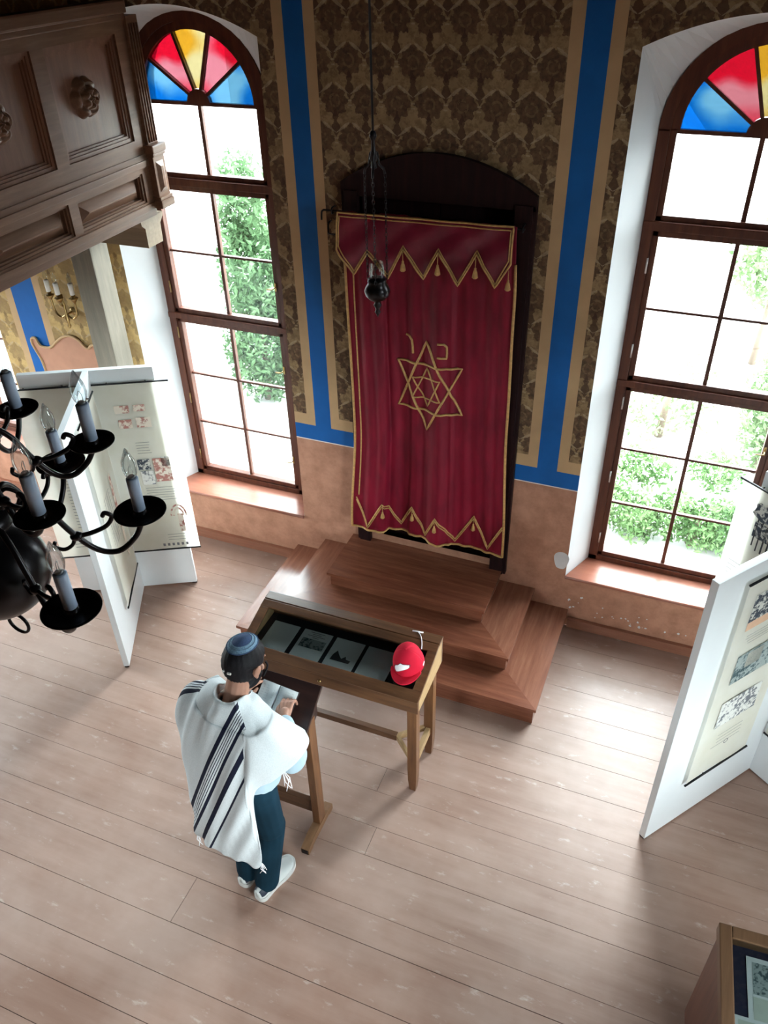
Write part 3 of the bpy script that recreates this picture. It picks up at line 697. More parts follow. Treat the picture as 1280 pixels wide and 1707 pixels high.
def tassel(x, z, off):
    t = MB(); q = con(x, z, off); t.tube([q+V(0, 0, .05), q], .0025, 6)
    t.lathe([(.003, 0), (.007, -.008), (.006, -.014), (.012, -.03), (.016, -.055), (.010, -.062), (0, -.062)], 12, q); return t
for x, z in ((-1.865, .80), (-1.652, .80), (-1.459, .785), (-1.192, .82)): tassel(x, z, .010).obj('tassel', G_, cur)
m = MB()
for tri in ([(-1.55, 2.175), (-1.306, 1.689), (-1.754, 1.682)], [(-1.541, 1.541), (-1.754, 2.013), (-1.316, 2.018)]):
    b2 = braid(tri, .0085, 14, .006, True); m.add(b2.v, b2.f, 0, True)
m.obj('large_star', G_, cur)
m = MB()
for tri in ([(-1.543, 1.995), (-1.442, 1.781), (-1.646, 1.767)], [(-1.537, 1.722), (-1.645, 1.912), (-1.445, 1.929)]):
    b2 = braid(tri, .0055, 10, .006, True); m.add(b2.v, b2.f, 0, True)
m.obj('small_star', G_, cur)
braid([(-1.696, 2.193), (-1.665, 2.19), (-1.648, 2.17), (-1.642, 2.13), (-1.640, 2.083)], .0075, 4).obj('hebrew_letter', G_, cur)
braid([(-1.466, 2.186), (-1.428, 2.184), (-1.411, 2.165), (-1.409, 2.12), (-1.411, 2.088), (-1.466, 2.094)], .0075, 4).obj('hebrew_letter', G_, cur)
VZ = [(-2.111, 2.71), (-2.001, 2.567), (-1.915, 2.70), (-1.774, 2.571), (-1.682, 2.75), (-1.559, 2.579), (-1.467, 2.751), (-1.339, 2.572), (-1.24, 2.759), (-1.119, 2.582), (-1.036, 2.723)]
def lin(tab, x):
    for (a, va), (b_, vb) in zip(tab, tab[1:]):
        if x <= b_: return lerp(va, vb, max(0, (x-a)/(b_-a)))
    return tab[-1][1]
def vsurf(x, z):
    t = (2.935-z)/.36
    return V(x, 4.452-.030*min(1, t*1.4)-.010*math.sin(9.5*x*2+1.2*z*3)*t-.006*math.sin(41*x+7*z)*t-.004*math.sin(23*x-31*z), z+.012*(x+2.1))
m = MB(); m.grid(lambda u, v: vsurf(lerp(-2.111, -1.036, u), lerp(2.93, lin(VZ, lerp(-2.111, -1.036, u)), v)), 176, 16)
solidify(m.obj('valance', MT['satin'], cur, fixn=False), .006)
m = MB()
for ins, r in ((0.004, .006), (.024, .004)):
    q = []
    P = [(-2.107+ins*.6, 2.93-ins)]+[(x+(ins*.6 if i == 0 else -ins*.6 if i == 10 else 0), z+ins) for i, (x, z) in enumerate(VZ)]+[(-1.040-ins*.6, 2.93-ins)]
    for (a, b_), (c, d) in zip(P, P[1:]+P[:1]):
        for k in range(12): q.append(vsurf(lerp(a, c, k/12), lerp(b_, d, k/12))+V(0, -.006, 0))
    m.tube(q, r, 8, closed=True)
m.obj('valance_braid', G_, cur)
for x, z in ((-1.682, 2.70), (-1.467, 2.70), (-1.24, 2.708), (-1.045, 2.66)):
    t = MB(); q = V(x, 4.415, z-.005); t.tube([q+V(0, 0, .05), q], .0025, 6)
    t.lathe([(.003, 0), (.008, -.008), (.007, -.014), (.013, -.03), (.018, -.06), (.010, -.066), (0, -.066)], 12, q); t.obj('valance_tassel', G_, cur)

# ---- hanging lamp
L0 = V(-1.592, 3.80, 0)
lamp = thing('hanging_lamp', 'blackened metal eternal lamp hanging on a chain before the ark curtain', 'lamp', (L0.x, L0.y, 2.63))
m = MB(); m.tube([L0+V(0, 0, 3.52), L0+V(0, 0, 6.2)], .006, 8); m.obj('ceiling_chain', MT['black'], lamp)
m = MB(); m.lathe([(0, 3.53), (.012, 3.52), (.018, 3.50), (.008, 3.48), (.011, 3.44), (.022, 3.40), (.012, 3.385), (.016, 3.36), (0, 3.35)], 16, L0)
for k in range(3):
    a = 2*PI*k/3+2.9; d = V(math.cos(a), math.sin(a), 0)
    m.tube([L0+q for q in spline([V(0,0,3.43)+d*.008, V(0,0,3.42)+d*.02, V(0,0,3.375)+d*.028, V(0,0,3.35)+d*.05, V(0,0,3.325)+d*.058], 5)], .006, 8)
m.obj('crown', MT['bronze'], lamp)
for k in range(3):
    a = 2*PI*k/3+2.9; d = V(math.cos(a), math.sin(a), 0); m = MB()
    p0 = L0+V(0,0,3.325)+d*.058; p1 = L0+V(0,0,2.80)+d*.058; n = 26
    for j in range(n):
        c = p0.lerp(p1, (j+.5)/n); ax = V(0,0,1); sd = d.cross(ax) if j % 2 else d; h = (p0-p1).length/n*.62
        m.tube([c+ax*(h*math.cos(t))+sd*(.006*math.sin(t)) for t in [2*PI*i/10 for i in range(10)]], .0018, 5, closed=True)
    m.obj('hanging_chain', MT['bronze'], lamp)
m = MB(); m.lathe([(.046, 2.815), (.050, 2.80), (.047, 2.79), (.060, 2.772), (.068, 2.75), (.062, 2.725), (.042, 2.705), (.022, 2.695), (.014, 2.685), (.022, 2.672), (.013, 2.655), (.010, 2.645), (.016, 2.632), (.006, 2.615), (.0, 2.60)], 28, L0)
m.obj('bowl', MT['bronze'], lamp)
m = MB(); m.lathe([(.02, 2.79), (.036, 2.80), (.04, 2.85), (.034, 2.90), (.031, 2.90), (.036, 2.85), (.018, 2.80)], 20, L0); m.obj('oil_glass', MT['glass'], lamp)

# ---- ark steps
st = thing('ark_steps', 'three reddish wooden steps with mitred treads in front of the ark', 'steps', (-1.573, 4.1, 0))
SD = [(.158, 3.562, 1.115, 0), (.285, 3.818, .856, .158), (.408, 4.076, .604, .285)]; sxc = -1.573
step_y = wood('reddish_step_wood_sides', (.24,.088,.055), (.42,.19,.115), .2, 'y', spec=.7)
for k, (zt, yf, hw, zb) in enumerate(SD):
    inn = [(SD[k+1][1]+.02, SD[k+1][2]-.02)] if k < 2 else None
    m = MB(); a = sxc-hw; b_ = sxc+hw; M0 = Matrix.Translation((0, 0, zt-.024))
    if inn:
        iy, ih = inn[0]
        m.prism([(a, yf), (b_, yf), (sxc+ih, iy), (sxc-ih, iy)], .024, M0, 0)
        m.prism([(a+.0008, yf+.0005), (sxc-ih-.0008, iy), (sxc-ih-.0008, YW), (a, YW)], .0237, M0, 1); m.prism([(b_-.0008, yf+.0005), (b_, YW), (sxc+ih+.0008, YW), (sxc+ih+.0008, iy)], .0237, M0, 1)
    else: m.prism([(a, yf), (b_, yf), (b_, YW-.001), (a, YW-.001)], .024, M0, 0)
    so = m.obj('tread', [MT['step_wood'], step_y], st)
    m = MB(); o_ = .02
    m.box(a+o_, b_-o_, yf+o_, yf+o_+.02, zb, zt-.0245, 0); m.box(a+o_, a+o_+.02, yf+o_+.02, YW-.001, zb, zt-.0245, 1); m.box(b_-o_-.02, b_-o_, yf+o_+.02, YW-.001, zb, zt-.0245, 1)
    m.obj('riser', [MT['step_wood'], step_y], st)
# ================================================================== DISPLAY TABLE
dt = thing('display_table', 'oak display table with sloping glazed lid holding grey papers and the red cap', 'display table', (-1.57, 3.02, 0))
x0, x1, yf, yb = -2.14, -1.0, 2.80, 3.24
sl = math.atan2(.10, .368); L_ = math.hypot(.368, .10)
ML = Matrix.Translation((x0, yf, .843)) @ Matrix.Rotation(sl, 4, 'X')   # lid frame: x along front, y up the slope
W_ = x1-x0
m = MB()
m.bbox(x0, x1, yf+.002, yf+.022, .745, .836, .004); m.box(x0+.002, x1-.002, yb-.02, yb-.001, .745, .925); m.obj('apron', MT['oak'], dt)
side = [(yf+.0225, .745), (yf+.0225, .832), (3.165, .925), (yb-.0205, .925), (yb-.0205, .745)]
m = MB()
for xx in (x0+.002, x1-.022): m = MB(); m.prism(side, .02, Matrix(((0,0,1,xx),(1,0,0,0),(0,1,0,0),(0,0,0,1)))); m.obj('side_panel', MT['oak_light'], dt)
m = MB(); m.box(x0+.02, x1-.02, yf+.02, yb-.02, .745, .788); m.obj('case_floor', plain('black_felt', (.008,.009,.014), .9), dt)
m = MB(); m.bbox(0, W_, 0, .070, -.018, .004, .004, M=ML); m.bbox(0, W_, .328, L_, -.018, .004, .004, M=ML); m.bbox(0, .054, .0702, .3278, -.018, .003, .003, M=ML); m.bbox(W_-.054, W_, .0702, .3278, -.018, .003, .003, M=ML)
lid = m.obj('lid_frame', MT['oak'], dt)
m = MB(); m.box(.05, W_-.05, .066, .332, -.010, -.006, M=ML); m.obj('lid_glass', MT['glass_case'], lid)
m = MB(); m.bbox(x0, x1, 3.174, yb, .925, .947, .004); m.obj('hinge_board', MT['oak'], dt)
m = MB(); m.lathe([(0, 0), (.010, .002), (.012, .008), (.006, .012), (0, .013)], 14, (-1.60, yf+.002, .79), M=Matrix.Rotation(PI/2, 4, 'X')); m.obj('knob', MT['brass'], dt)
def leg(xa, ya):
    l = MB(); w = .056
    bm = [(xa, ya, .0, .019), (xa, ya, .10, .026), (xa, ya, .20, .028), (xa, ya, .745, .028)]
    vs = []; 
    for x, y, z, h in bm: vs += [(x-h, y-h, z), (x+h, y-h, z), (x+h, y+h, z), (x-h, y+h, z)]
    fs = [(0,3,2,1), (12,13,14,15)]+[(i*4+k, i*4+(k+1) % 4, i*4+4+(k+1) % 4, i*4+4+k) for i in range(3) for k in range(4)]
    l.add(vs, fs); return l
for xa in (-2.10, -1.04):
    for ya in (2.842, 3.135): leg(xa, ya).obj('leg', MT['oak_z'], dt)
m = MB()
for xa in (-2.10, -1.04): m = MB(); m.bar((xa, 2.87, .235), (xa, 3.107, .235), .03, .055, b=.003); m.obj('side_stretcher', MT['oak_light'], dt)
m = MB(); m.bar((-1.94, 2.99, .245), (-1.20, 2.99, .245), .035, .045, b=.003); m.obj('long_stretcher', MT['oak'], dt)
m = MB()
for sx, xe in ((-1.2, -1.068), (-1.94, -2.072)):
    for ye in (2.868, 3.112): m = MB(); m.bar((sx, 2.99, .245), (xe, ye, .245), .022, .04, b=.003); m.obj('fork_brace', MT['oak_light'], dt)
docs = [(-2.072, -1.897, 'document', 'blank grey paper farthest left inside the oak display table'), (-1.864, -1.674, 'engr', 'paper with a printed heading and scene, second from left in the display table'),
        (-1.647, -1.460, 'ship', 'paper with a small dark picture, third from left in the display table'), (-1.437, -1.248, 'document', 'grey paper beside the red cap inside the display table')]
for a, b_, k, lb in docs:
    m = MB(); m.box(a, b_, 2.925, 3.155, .7885, .7905, 0); c = (a+b_)/2
    if k == 'engr':
        m.box(a+.02, b_-.015, 3.01, 3.085, .7906, .7910, 1)
        for j, w in enumerate((.5, .3, .6, .22)): m.box(lerp(a, b_, .5-w/2), lerp(a, b_, .5+w/2), 3.138-.014*j, 3.142-.014*j, .7906, .7910, 2)
    if k == 'ship': m.prism([(c-.065, 3.035), (c+.055, 3.035), (c+.06, 3.06), (c+.03, 3.062), (c+.02, 3.085), (c+.0, 3.06), (c-.02, 3.08), (c-.045, 3.115), (c-.06, 3.08)], .0004, Matrix.Translation((0, -.06, .7906)), 3)
    recenter(tag(m.obj('document', [MT['document'], MT['engr_teal'], MT['ink'], MT['ink_dark']]), lb, 'paper', 'papers under the display table glass'))

# ---- red cap on the glass lid
cap = thing('baseball_cap', 'red baseball cap with a white wing badge resting on the display table glass', 'cap', (-1.125, 2.985, .896))
MC = Matrix.Translation((-1.133, 3.012, .9005)) @ Matrix.Rotation(sl, 4, 'X') @ Matrix.Rotation(math.radians(6), 4, 'Z') @ Matrix.Scale(1.10, 4)
def dome(u, v):                                                    # u around, v from crown to rim
    a = 2*PI*u; t = v*PI/2; s = math.sin(t)
    r = 1+.10*math.exp(-((math.cos(a-.25)-1)**2)*6)*s*s            # one side slumps outward
    x = .076*r*s*math.cos(a); y = .090*s*math.sin(a); z = .140*math.cos(t)**.80 if v < 1 else 0
    if math.sin(a) < 0: z *= 1+.06*s; 
    z -= .012*math.exp(-((a-.75)/.22)**2)*s*2*(1-s*.6)
    q = 1-.008/.09*abs(math.sin(3*a))**12*0
    return MC @ V(x*q, y*q, max(z, 0))
m = MB(); m.grid(dome, 60, 20); o = m.obj('crown', MT['capred'], cap, fixn=False); solidify(o, .003)
def brim(u, v):
    a = math.radians(lerp(-68, 68, u)); k = math.cos(a); r0 = (.076, .090); ex = .052*max(0, math.cos(a*1.25))**.6*v
    x = (r0[0]+.004)*math.sin(a)*(1+.10*v); y = -(r0[1]*math.cos(a))-ex; z = .012*math.cos(a*1.1)*(1+.9*v)-.002+.004
    return MC @ V(x, y, max(z, .001)+.003)
m = MB(); m.grid(brim, 30, 8); o = m.obj('brim', [MT['white_thread'], MT['capred']], cap, fixn=False); solidify(o, .004, -1); md = o.modifiers[0]; md.material_offset = 1; md.material_offset_rim = 1
m = MB(); m.ell(MC @ V(0, 0, .1405), (.007, .007, .004)); m.obj('button', MT['capred'], cap)
wing = [(-.036, .004), (-.034, .012), (-.022, .014), (-.010, .018), (.006, .016), (.020, .019), (.036, .024), (.034, .014), (.024, .004), (.012, -.004), (.0, -.010), (-.014, -.018), (-.026, -.016), (-.033, -.006)]
def ondome(x, z, off):
    u = (1.5*PI+x/.088)/(2*PI); v = .60-z/.155; a, b_, c = dome(u, v), dome(u+.004, v), dome(u, v+.01); n_ = (b_-a).cross(c-a).normalized()
    if n_.dot(a-(MC @ V(0, 0, .03))) < 0: n_ = -n_
    return a+n_*off
def patch(poly, off, cx_=0, cz_=0, sc2=1):
    poly = [(x*1.45-.008, z*1.15-.008-5.5*(x*1.45)**2-(.006 if x < -.02 else 0)) for x, z in poly]; cx_ -= .008; cz_ -= .008
    mm = MB(); P = [(cx_+(x-cx_)*sc2, cz_+(z-cz_)*sc2) for x, z in poly]; P = [q for a_, b_ in zip(P, P[1:]+P[:1]) for q in (a_, (lerp(a_[0], b_[0], .5), lerp(a_[1], b_[1], .5)))]
    n = len(P); K = 6; vs = [ondome(cx_, cz_, off)]
    for k in range(1, K+1): vs += [ondome(lerp(cx_, x, k/K), lerp(cz_, z, k/K), off) for x, z in P]
    fs = [(0, i+1, (i+1) % n+1) for i in range(n)]+[(1+k*n+i, 1+(k+1)*n+i, 1+(k+1)*n+(i+1) % n, 1+k*n+(i+1) % n) for k in range(K-1) for i in range(n)]
    mm.add(vs, fs); return mm
b1 = patch(wing, .0025, 0, .002, 1.16).obj('badge', MT['maroon'], cap, fixn=False); solidify(b1, .0012)
b2 = patch(wing, .0042, 0, .002, 1.0).obj('wing_emblem', MT['white_thread'], b1, fixn=False); solidify(b2, .001)
for k in range(3):
    m = MB(); m.tube([ondome(lerp(-.020, .026, j/6), -.006+.007*k+.006*(j/6), .0058) for j in range(7)], .0007, 5); m.obj('feather_stitch', plain('grey_stitch', (.35,.38,.45), .7) if k == 0 else bpy.data.materials['grey_stitch'], b2) if False else None
m = MB(); m.bbox(.072, .086, -.012, .012, .02, .034, .003, M=MC); m.obj('strap_clasp', MT['white_thread'], cap)
cd = thing('cord', 'thin white cord with a T-shaped toggle behind the red cap', 'cord', (-1.14, 3.2, .947))
m = MB(); m.tube([(-1.182, 3.216, .951), (-1.118, 3.224, .951)], .004, 8); m.obj('toggle', MT['white_thread'], cd)
m = MB(); m.tube(spline([(-1.150, 3.22, .951), (-1.125, 3.195, .952), (-1.103, 3.155, .947), (-1.088, 3.11, .936)], 6), .0028, 8); m.obj('string', MT['white_thread'], cd)

# ================================================================== LECTERN AND BOOK
le = thing('lectern', 'dark wooden reading lectern with slanted top on two posts before the man', 'lectern', (-1.69, 2.38, 0))
d0 = V(0, 2.316, .938); dv = V(0, .219, .152); dl = dv.length; th = math.atan2(.152, .219)
MD = Matrix.Translation((-1.95, 2.316, .938)) @ Matrix.Rotation(th, 4, 'X')
m = MB(); m.bbox(0, .51, 0, dl, -.022, 0, .004, M=MD); m.obj('desk_top', MT['dark_wood'], le)
m = MB(); m.bbox(0, .51, -.012, .0, -.026, .014, .004, M=MD); m.obj('book_ledge', MT['oak'], le)
m = MB(); m.prism([(2.345, .925), (2.53, 1.055), (2.53, .86), (2.40, .80), (2.345, .80)], .43, Matrix(((0,0,1,-1.908),(1,0,0,0),(0,1,0,0),(0,0,0,1)))); m.obj('book_box', MT['dark_wood'], le)
for xx in (-1.47, -1.916):
    m = MB(); m.bbox(xx-.022, xx+.022, 2.372, 2.444, .055, .955, .004); m.obj('post', MT['oak_z'], le)
    m = MB()
    m.prism([(2.21, 0), (2.26, .0), (2.27, .012), (2.48, .012), (2.49, 0), (2.535, 0), (2.535, .045), (2.47, .066), (2.29, .066), (2.21, .04)], .05, Matrix(((0,0,1,xx-.025),(1,0,0,0),(0,1,0,0),(0,0,0,1))))
    f = m.obj('foot', wood('lectern_foot_oak', (.17,.08,.035), (.30,.16,.08), .5, 'y') if xx > -1.5 else bpy.data.materials['lectern_foot_oak'], le)
    m = MB(); m.bbox(xx-.020, xx+.020, 2.206, 2.2105, .003, .037, .002); m.obj('end_cap', MT['black'], f)
m = MB(); m.bbox(-1.894, -1.492, 2.392, 2.424, .135, .235, .004); m.obj('stretcher', MT['oak'], le)
for xx, s_ in ((-1.494, -1), (-1.894, 1)):
    m = MB(); m.bar((xx, 2.408, .68), (xx+s_*.075, 2.408, .80), .028, .03, b=.003); m.obj('corner_brace', MT['oak_z'], le)
bk = thing('open_book', 'open prayer book with white pages lying on the slanted lectern', 'book', (-1.68, 2.36, 1.0))
MBk = MD @ Matrix.Translation((.292, .130, .001)) @ Matrix.Rotation(math.radians(-4), 4, 'Z') @ Matrix.Scale(1.06, 4)
m = MB(); m.bbox(-.104, .104, -.078, .078, 0, .004, .0015, M=MBk); m.obj('cover', MT['cover'], bk)
for s_, lb in ((-1, 'left'), (1, 'right')):
    m = MB(); n = 14
    def hh(t): return .006+.016*math.sin(PI*min(1, t*1.05))**.6*(1-.45*t)
    vs = []
    for yy in (-.074, .074):
        for i in range(n+1): t = i/n; vs.append(MBk @ V(s_*(.001+.098*t), yy, .0045+hh(t)))
        for i in range(n+1): t = i/n; vs.append(MBk @ V(s_*(.001+.098*t), yy, .0042))
    N = 2*(n+1); fs = []
    for i in range(n): fs += [(i, i+1, N+i+1, N+i), (n+1+i, N+n+1+i, N+n+2+i, n+2+i), (i, n+1+i, n+2+i, i+1), (N+i, N+i+1, N+n+2+i, N+n+1+i)]
    fs += [(0, N, N+n+1, n+1), (n, 2*n+1, N+2*n+1, N+n)]
    m.add(vs, fs, 0, False)
    for r in range(9):
        yy = .056-.013*r
        for w0, w1 in ((.16, .5), (.54, .86)):
            m.add([MBk @ V(s_*(.001+.098*w0), yy, .0052+hh(w0)), MBk @ V(s_*(.001+.098*w1), yy, .0052+hh(w1)), MBk @ V(s_*(.001+.098*w1), yy-.003, .0052+hh(w1)), MBk @ V(s_*(.001+.098*w0), yy-.003, .0052+hh(w0))], [(0, 1, 2, 3)], 1)
    m.obj('page_block', [MT['page'], plain('pale_print', (.58,.62,.62), .8) if s_ < 0 else bpy.data.materials['pale_print']], bk, fixn=False)

# ================================================================== EXHIBITION STANDS
def stand(label, c, dA, dB, a0, a1, lb, h):
    t = thing('exhibition_stand', label, 'display stand', (c[0], c[1], 0), 'white exhibition stands'); C3 = V(c[0], c[1], 0)
    A = V(*dA, 0).normalized(); B = V(*dB, 0).normalized()
    def fr(D, N): M_ = Matrix((D, V(0,0,1), N)).transposed().to_4x4(); M_.translation = C3; return M_   # (along, z, off)
    MA = fr(A, B); MB_ = fr(B, A)
    m = MB(); m.bbox(a0, a1, .012, h, -.04, 0, .003, M=MA); m.obj('wide_board', MT['white_panel'], t)
    m = MB(); m.bbox(.001, lb, .012, h, -.02, .02, .003, M=MB_); m.obj('front_board', MT['white_panel'], t)
    m = MB()
    for q in (a0+.02, a1-.02): m = MB(); m.box(q-.02, q+.02, 0, .0115, -.035, -.005, M=MA); m.obj('foot_pad', MT['black'], t)
    m = MB(); m.box(lb-.045, lb-.004, 0, .0115, -.016, .016, M=MB_); m.obj('foot_pad', MT['black'], t)
    def rod(Mx, u0, u1, z, off, st=2):
        r = MB(); r.tube([Mx @ V(u0, z, off+.022), Mx @ V(u1, z, off+.022)], .0065, 8)
        for k in range(st): u = lerp(u0, u1, .2+.5*k); u = min(max(u, a0+.02), max(a1, lb)-.02); r.tube([Mx @ V(u, z, off), Mx @ V(u, z, off+.022)], .004, 6)
        r.obj('poster_rod', MT['black'], t)
    return t, MA, MB_, rod
def poster(label, Mx, u0, u1, z0, z1, off, items):
    m = MB(); m.grid(lambda u, v: Mx @ V(lerp(u0, u1, u), lerp(z0, z1, v), off+.020+.003*math.sin(u*7+v*2)), 16, 24)
    mats = [MT['film']]; idx = {}
    for it in items:
        k, a, b_, c, d = it[:5]; e = off+.0245
        ma = {'arc': MT['engr_red'], 'ring': MT['ink'], 'blob': MT['engr'], 'text': MT['ink']}.get(k) or MT[k]
        if ma.name not in idx: idx[ma.name] = len(mats); mats.append(ma)
        mi = idx[ma.name]
        def P(u, z): return Mx @ V(u, z, e)
        if k in ('arc', 'ring'):
            n = 18; full = k == 'ring'; w = .003 if full else .007; R2 = []
            for j in range(n+1):
                t_ = (2*PI if full else PI)*j/n
                for s_ in (-1, 1): R2.append(P((a+b_)/2+((b_-a)/2+s_*w)*math.cos(t_), ((c+d)/2 if full else c)+(((d-c)/2 if full else d-c)+s_*w)*math.sin(t_)))
            m.add(R2, [(2*j, 2*j+1, 2*j+3, 2*j+2) for j in range(n)], mi)
        elif k == 'blob':
            n = 18; rr = random.Random(a*100+c); m.add([P((a+b_)/2+(b_-a)/2*math.cos(2*PI*j/n)*rr.uniform(.7, 1.1), (c+d)/2+(d-c)/2*math.sin(2*PI*j/n)*rr.uniform(.7, 1.1)) for j in range(n)], [tuple(range(n))], mi)
        else: m.add([P(a, c), P(b_, c), P(b_, d), P(a, d)], [(0, 1, 2, 3)], mi)
    return recenter(tag(m.obj('poster', mats, fixn=False), label, 'poster', 'posters on the exhibition stands'))
def lines(u0, u1, z, n, dz, h=.005):
    r = random.Random(n*z); return [('text', u0, lerp(u0, u1, r.uniform(.82, 1)), z-dz*k-h, z-dz*k, 'printed_text') for k in range(n)]
t, MA, MBb, rod = stand('white T-shaped exhibition stand beside the chandelier under the left window', (-3.724, 3.813), (.884, .468), (.473, -.881), -.452, .440, .870, 1.925)
for u0, u1 in ((.015, .53), (-.53, -.02)): rod(MA, u0, u1, 1.828, 0); rod(MA, u0, u1, .385, 0)
for z in (1.822, .335): rod(MBb, .10, .61, z, .02)
poster('cream poster of reddish prints on the wide board of the stand by the left window', MA, .02, .525, .386, 1.826, 0,
  [('engr_red', .13, .23, 1.60, 1.66), ('engr_red', .26, .34, 1.61, 1.66), ('engr_red', .14, .23, 1.48, 1.55), ('engr_red', .26, .36, 1.48, 1.56), ('film', .0, .0, 1, 1)][:4]
  + lines(.22, .32, 1.36, 5, .022, .003) + [('engr', .20, .29, 1.13, 1.22), ('engr_light', .21, .30, 1.00, 1.12), ('engr_red', .31, .43, 1.02, 1.22), ('engr_light', .37, .43, 1.15, 1.23)] + lines(.22, .45, .97, 6, .022, .003)
  + [('arc', .20, .29, .70, .79), ('arc', .215, .275, .70, .76), ('arc', .36, .47, .70, .80), ('arc', .38, .45, .70, .77), ('engr_red', .405, .445, .55, .72)] + lines(.30, .46, .53, 3, .025, .003)
  + [('text', .25+.035*k, .25+.035*k+.018, .42, .445, 'printed_text') for k in range(6)])
poster('cream poster with rows of grey text behind the chandelier candles', MA, -.525, -.03, .386, 1.826, 0,
  [('ring', -.33, -.27, 1.34, 1.40), ('ring', -.31, -.25, 1.33, 1.38)] + lines(-.34, -.06, 1.14, 18, .028, .004) + lines(-.40, -.06, .6, 5, .03, .004))
poster('narrow poster facing the window on the front board of the left stand', MBb, .105, .60, .336, 1.82, .02,
  [('engr_red', .22, .27, .55, 1.25)] + lines(.33, .52, 1.2, 14, .03, .004))
t, MA, MBb, rod = stand('white T-shaped exhibition stand standing in front of the right window', (.849, 3.721), (.798, -.602), (-.602, -.798), -.452, .452, .903, 1.965)
for u0, u1 in ((-.565, -.03), (.03, .53)): rod(MA, u0, u1, 1.872, 0); rod(MA, u0, u1, .385, 0)
rod(MBb, .17, .70, 1.875, .02); rod(MBb, .187, .70, .388, .02)
poster('poster of three grey engravings on the near board of the right stand', MBb, .20, .695, .40, 1.872, .02,
  [('engr', .31, .62, 1.60, 1.78), ('peach', .36, .62, 1.545, 1.60), ('engr_teal', .29, .60, 1.155, 1.36), ('film', .40, .52, 1.24, 1.345), ('engr_light', .285, .60, .81, 1.01)] + lines(.32, .60, 1.50, 4, .02, .003) + lines(.34, .58, .72, 4, .03, .003) + [('ring', .43, .46, .60, .63)])
poster('poster with an ink sketch of figures against the right window', MA, -.545, -.04, .39, 1.868, 0,
  [('blob', -.45, -.29, 1.68, 1.80), ('ink_dark', -.40, -.392, 1.52, 1.70), ('ink_dark', -.37, -.362, 1.50, 1.69), ('ink_dark', -.34, -.33, 1.50, 1.68), ('ink_dark', -.31, -.30, 1.53, 1.67), ('engr', -.41, -.31, 1.58, 1.68)] + lines(-.50, -.1, 1.36, 8, .03, .004))
poster('poster on the far side of the right stand at the photo edge', MA, .04, .52, .39, 1.868, 0, lines(.1, .45, 1.5, 20, .04, .005))

# ================================================================== DISPLAY CASE, bottom right corner
dc = thing('display_case', 'brown wooden glass-topped display case in the bottom right corner', 'display case', (1.1, 1.6, 0))
MX = Matrix.Translation((.606, 2.125, 0)) @ Matrix.Rotation(math.radians(4.5), 4, 'Z')     # x to the right, y negative towards the viewer
w_, l_ = 1.05, 1.25
m = MB(); m.bbox(.012, w_-.012, -l_+.012, -.012, .05, .80, .006, M=MX); m.obj('body', wood('case_reddish_wood', (.08,.03,.02), (.16,.065,.04), .45, 'z'), dc)
fw = .052; m = MB()
m.bbox(0, fw, -l_, 0, .80, .86, .005, M=MX); m.bbox(w_-fw, w_, -l_, 0, .80, .86, .005, M=MX); m.bbox(fw+.0002, w_-fw-.0002, -fw, -.0005, .80, .8595, .005, M=MX); m.bbox(fw+.0002, w_-fw-.0002, -l_, -l_+fw, .80, .8595, .005, M=MX)
m.obj('top_frame', wood('case_brown_oak', (.09,.043,.02), (.16,.085,.042), .42, 'y'), dc)
m = MB(); m.box(fw, w_-fw, -l_+fw, -fw, .8005, .806, M=MX); m.obj('lining', MT['navy_lining'], dc)
m = MB(); m.box(fw-.004, w_-fw+.004, -l_+fw-.004, -fw+.004, .846, .85, M=MX); m.obj('glass_top', MT['glass_case'], dc)
for (a, b_, c, d, lb, k) in ((.115, .42, -.42, -.085, 'pale green page with a dark picture in the corner display case', 1), (.055, .50, -.78, -.335, 'white bordered page nearest the left edge of the corner display case', 0)):
    z = .8065 if k else .8085
    m = MB(); m.box(a, b_, c, d, z, z+.0015, 0, MX); m.box(a+.02, b_-.02, c+.02, d-.16 if k else d-.015, z+.0016, z+.002, 1, MX)
    if k: m.box(a+.022, b_-.03, d-.15, d-.02, z+.0016, z+.002, 2, MX)
    recenter(tag(m.obj('document', [MT['page'], MT['green_page'], MT['engr_teal']]), lb, 'paper', 'papers in the corner display case'))

# ================================================================== CHANDELIER
CX, CY = -1.466, 1.049
ch = thing('chandelier', 'black two-tier chandelier with grey candle bulbs hanging at the left edge', 'chandelier', (CX, CY, 2.86))
CB = V(CX, CY, 0); BZ = MT['bronze']
m = MB(); m.tube([CB+V(0, 0, 3.75), CB+V(0, 0, 6.2)], .010, 8); m.obj('suspension_rod', MT['black'], ch)
m = MB(); m.lathe([(0, 3.78), (.02, 3.77), (.03, 3.74), (.016, 3.71), (.024, 3.66), (.05, 3.60), (.058, 3.56), (.03, 3.52), (.022, 3.47), (.04, 3.44), (.075, 3.41), (.08, 3.385), (.06, 3.36), (.03, 3.335), (.026, 3.30), (.04, 3.27), (.07, 3.245), (.085, 3.225), (.07, 3.205), (.05, 3.195)], 32, CB); m.obj('baluster', BZ, ch)
m = MB(); m.lathe([(.05, 3.196)]+[(.125*math.sin(a), 3.075+.125*math.cos(a)) for a in [PI*(.13+.80*i/22) for i in range(23)]]+[(.025, 2.955), (.016, 2.945), (.022, 2.935), (.012, 2.925), (0, 2.922)], 40, CB); m.obj('ball', BZ, ch)
m = MB(); m.tube([CB+V((.031)*math.cos(2*PI*k/20), .0, 2.894+.031*math.sin(2*PI*k/20)) for k in range(20)], .0045, 8, closed=True); m.obj('pull_ring', BZ, ch)
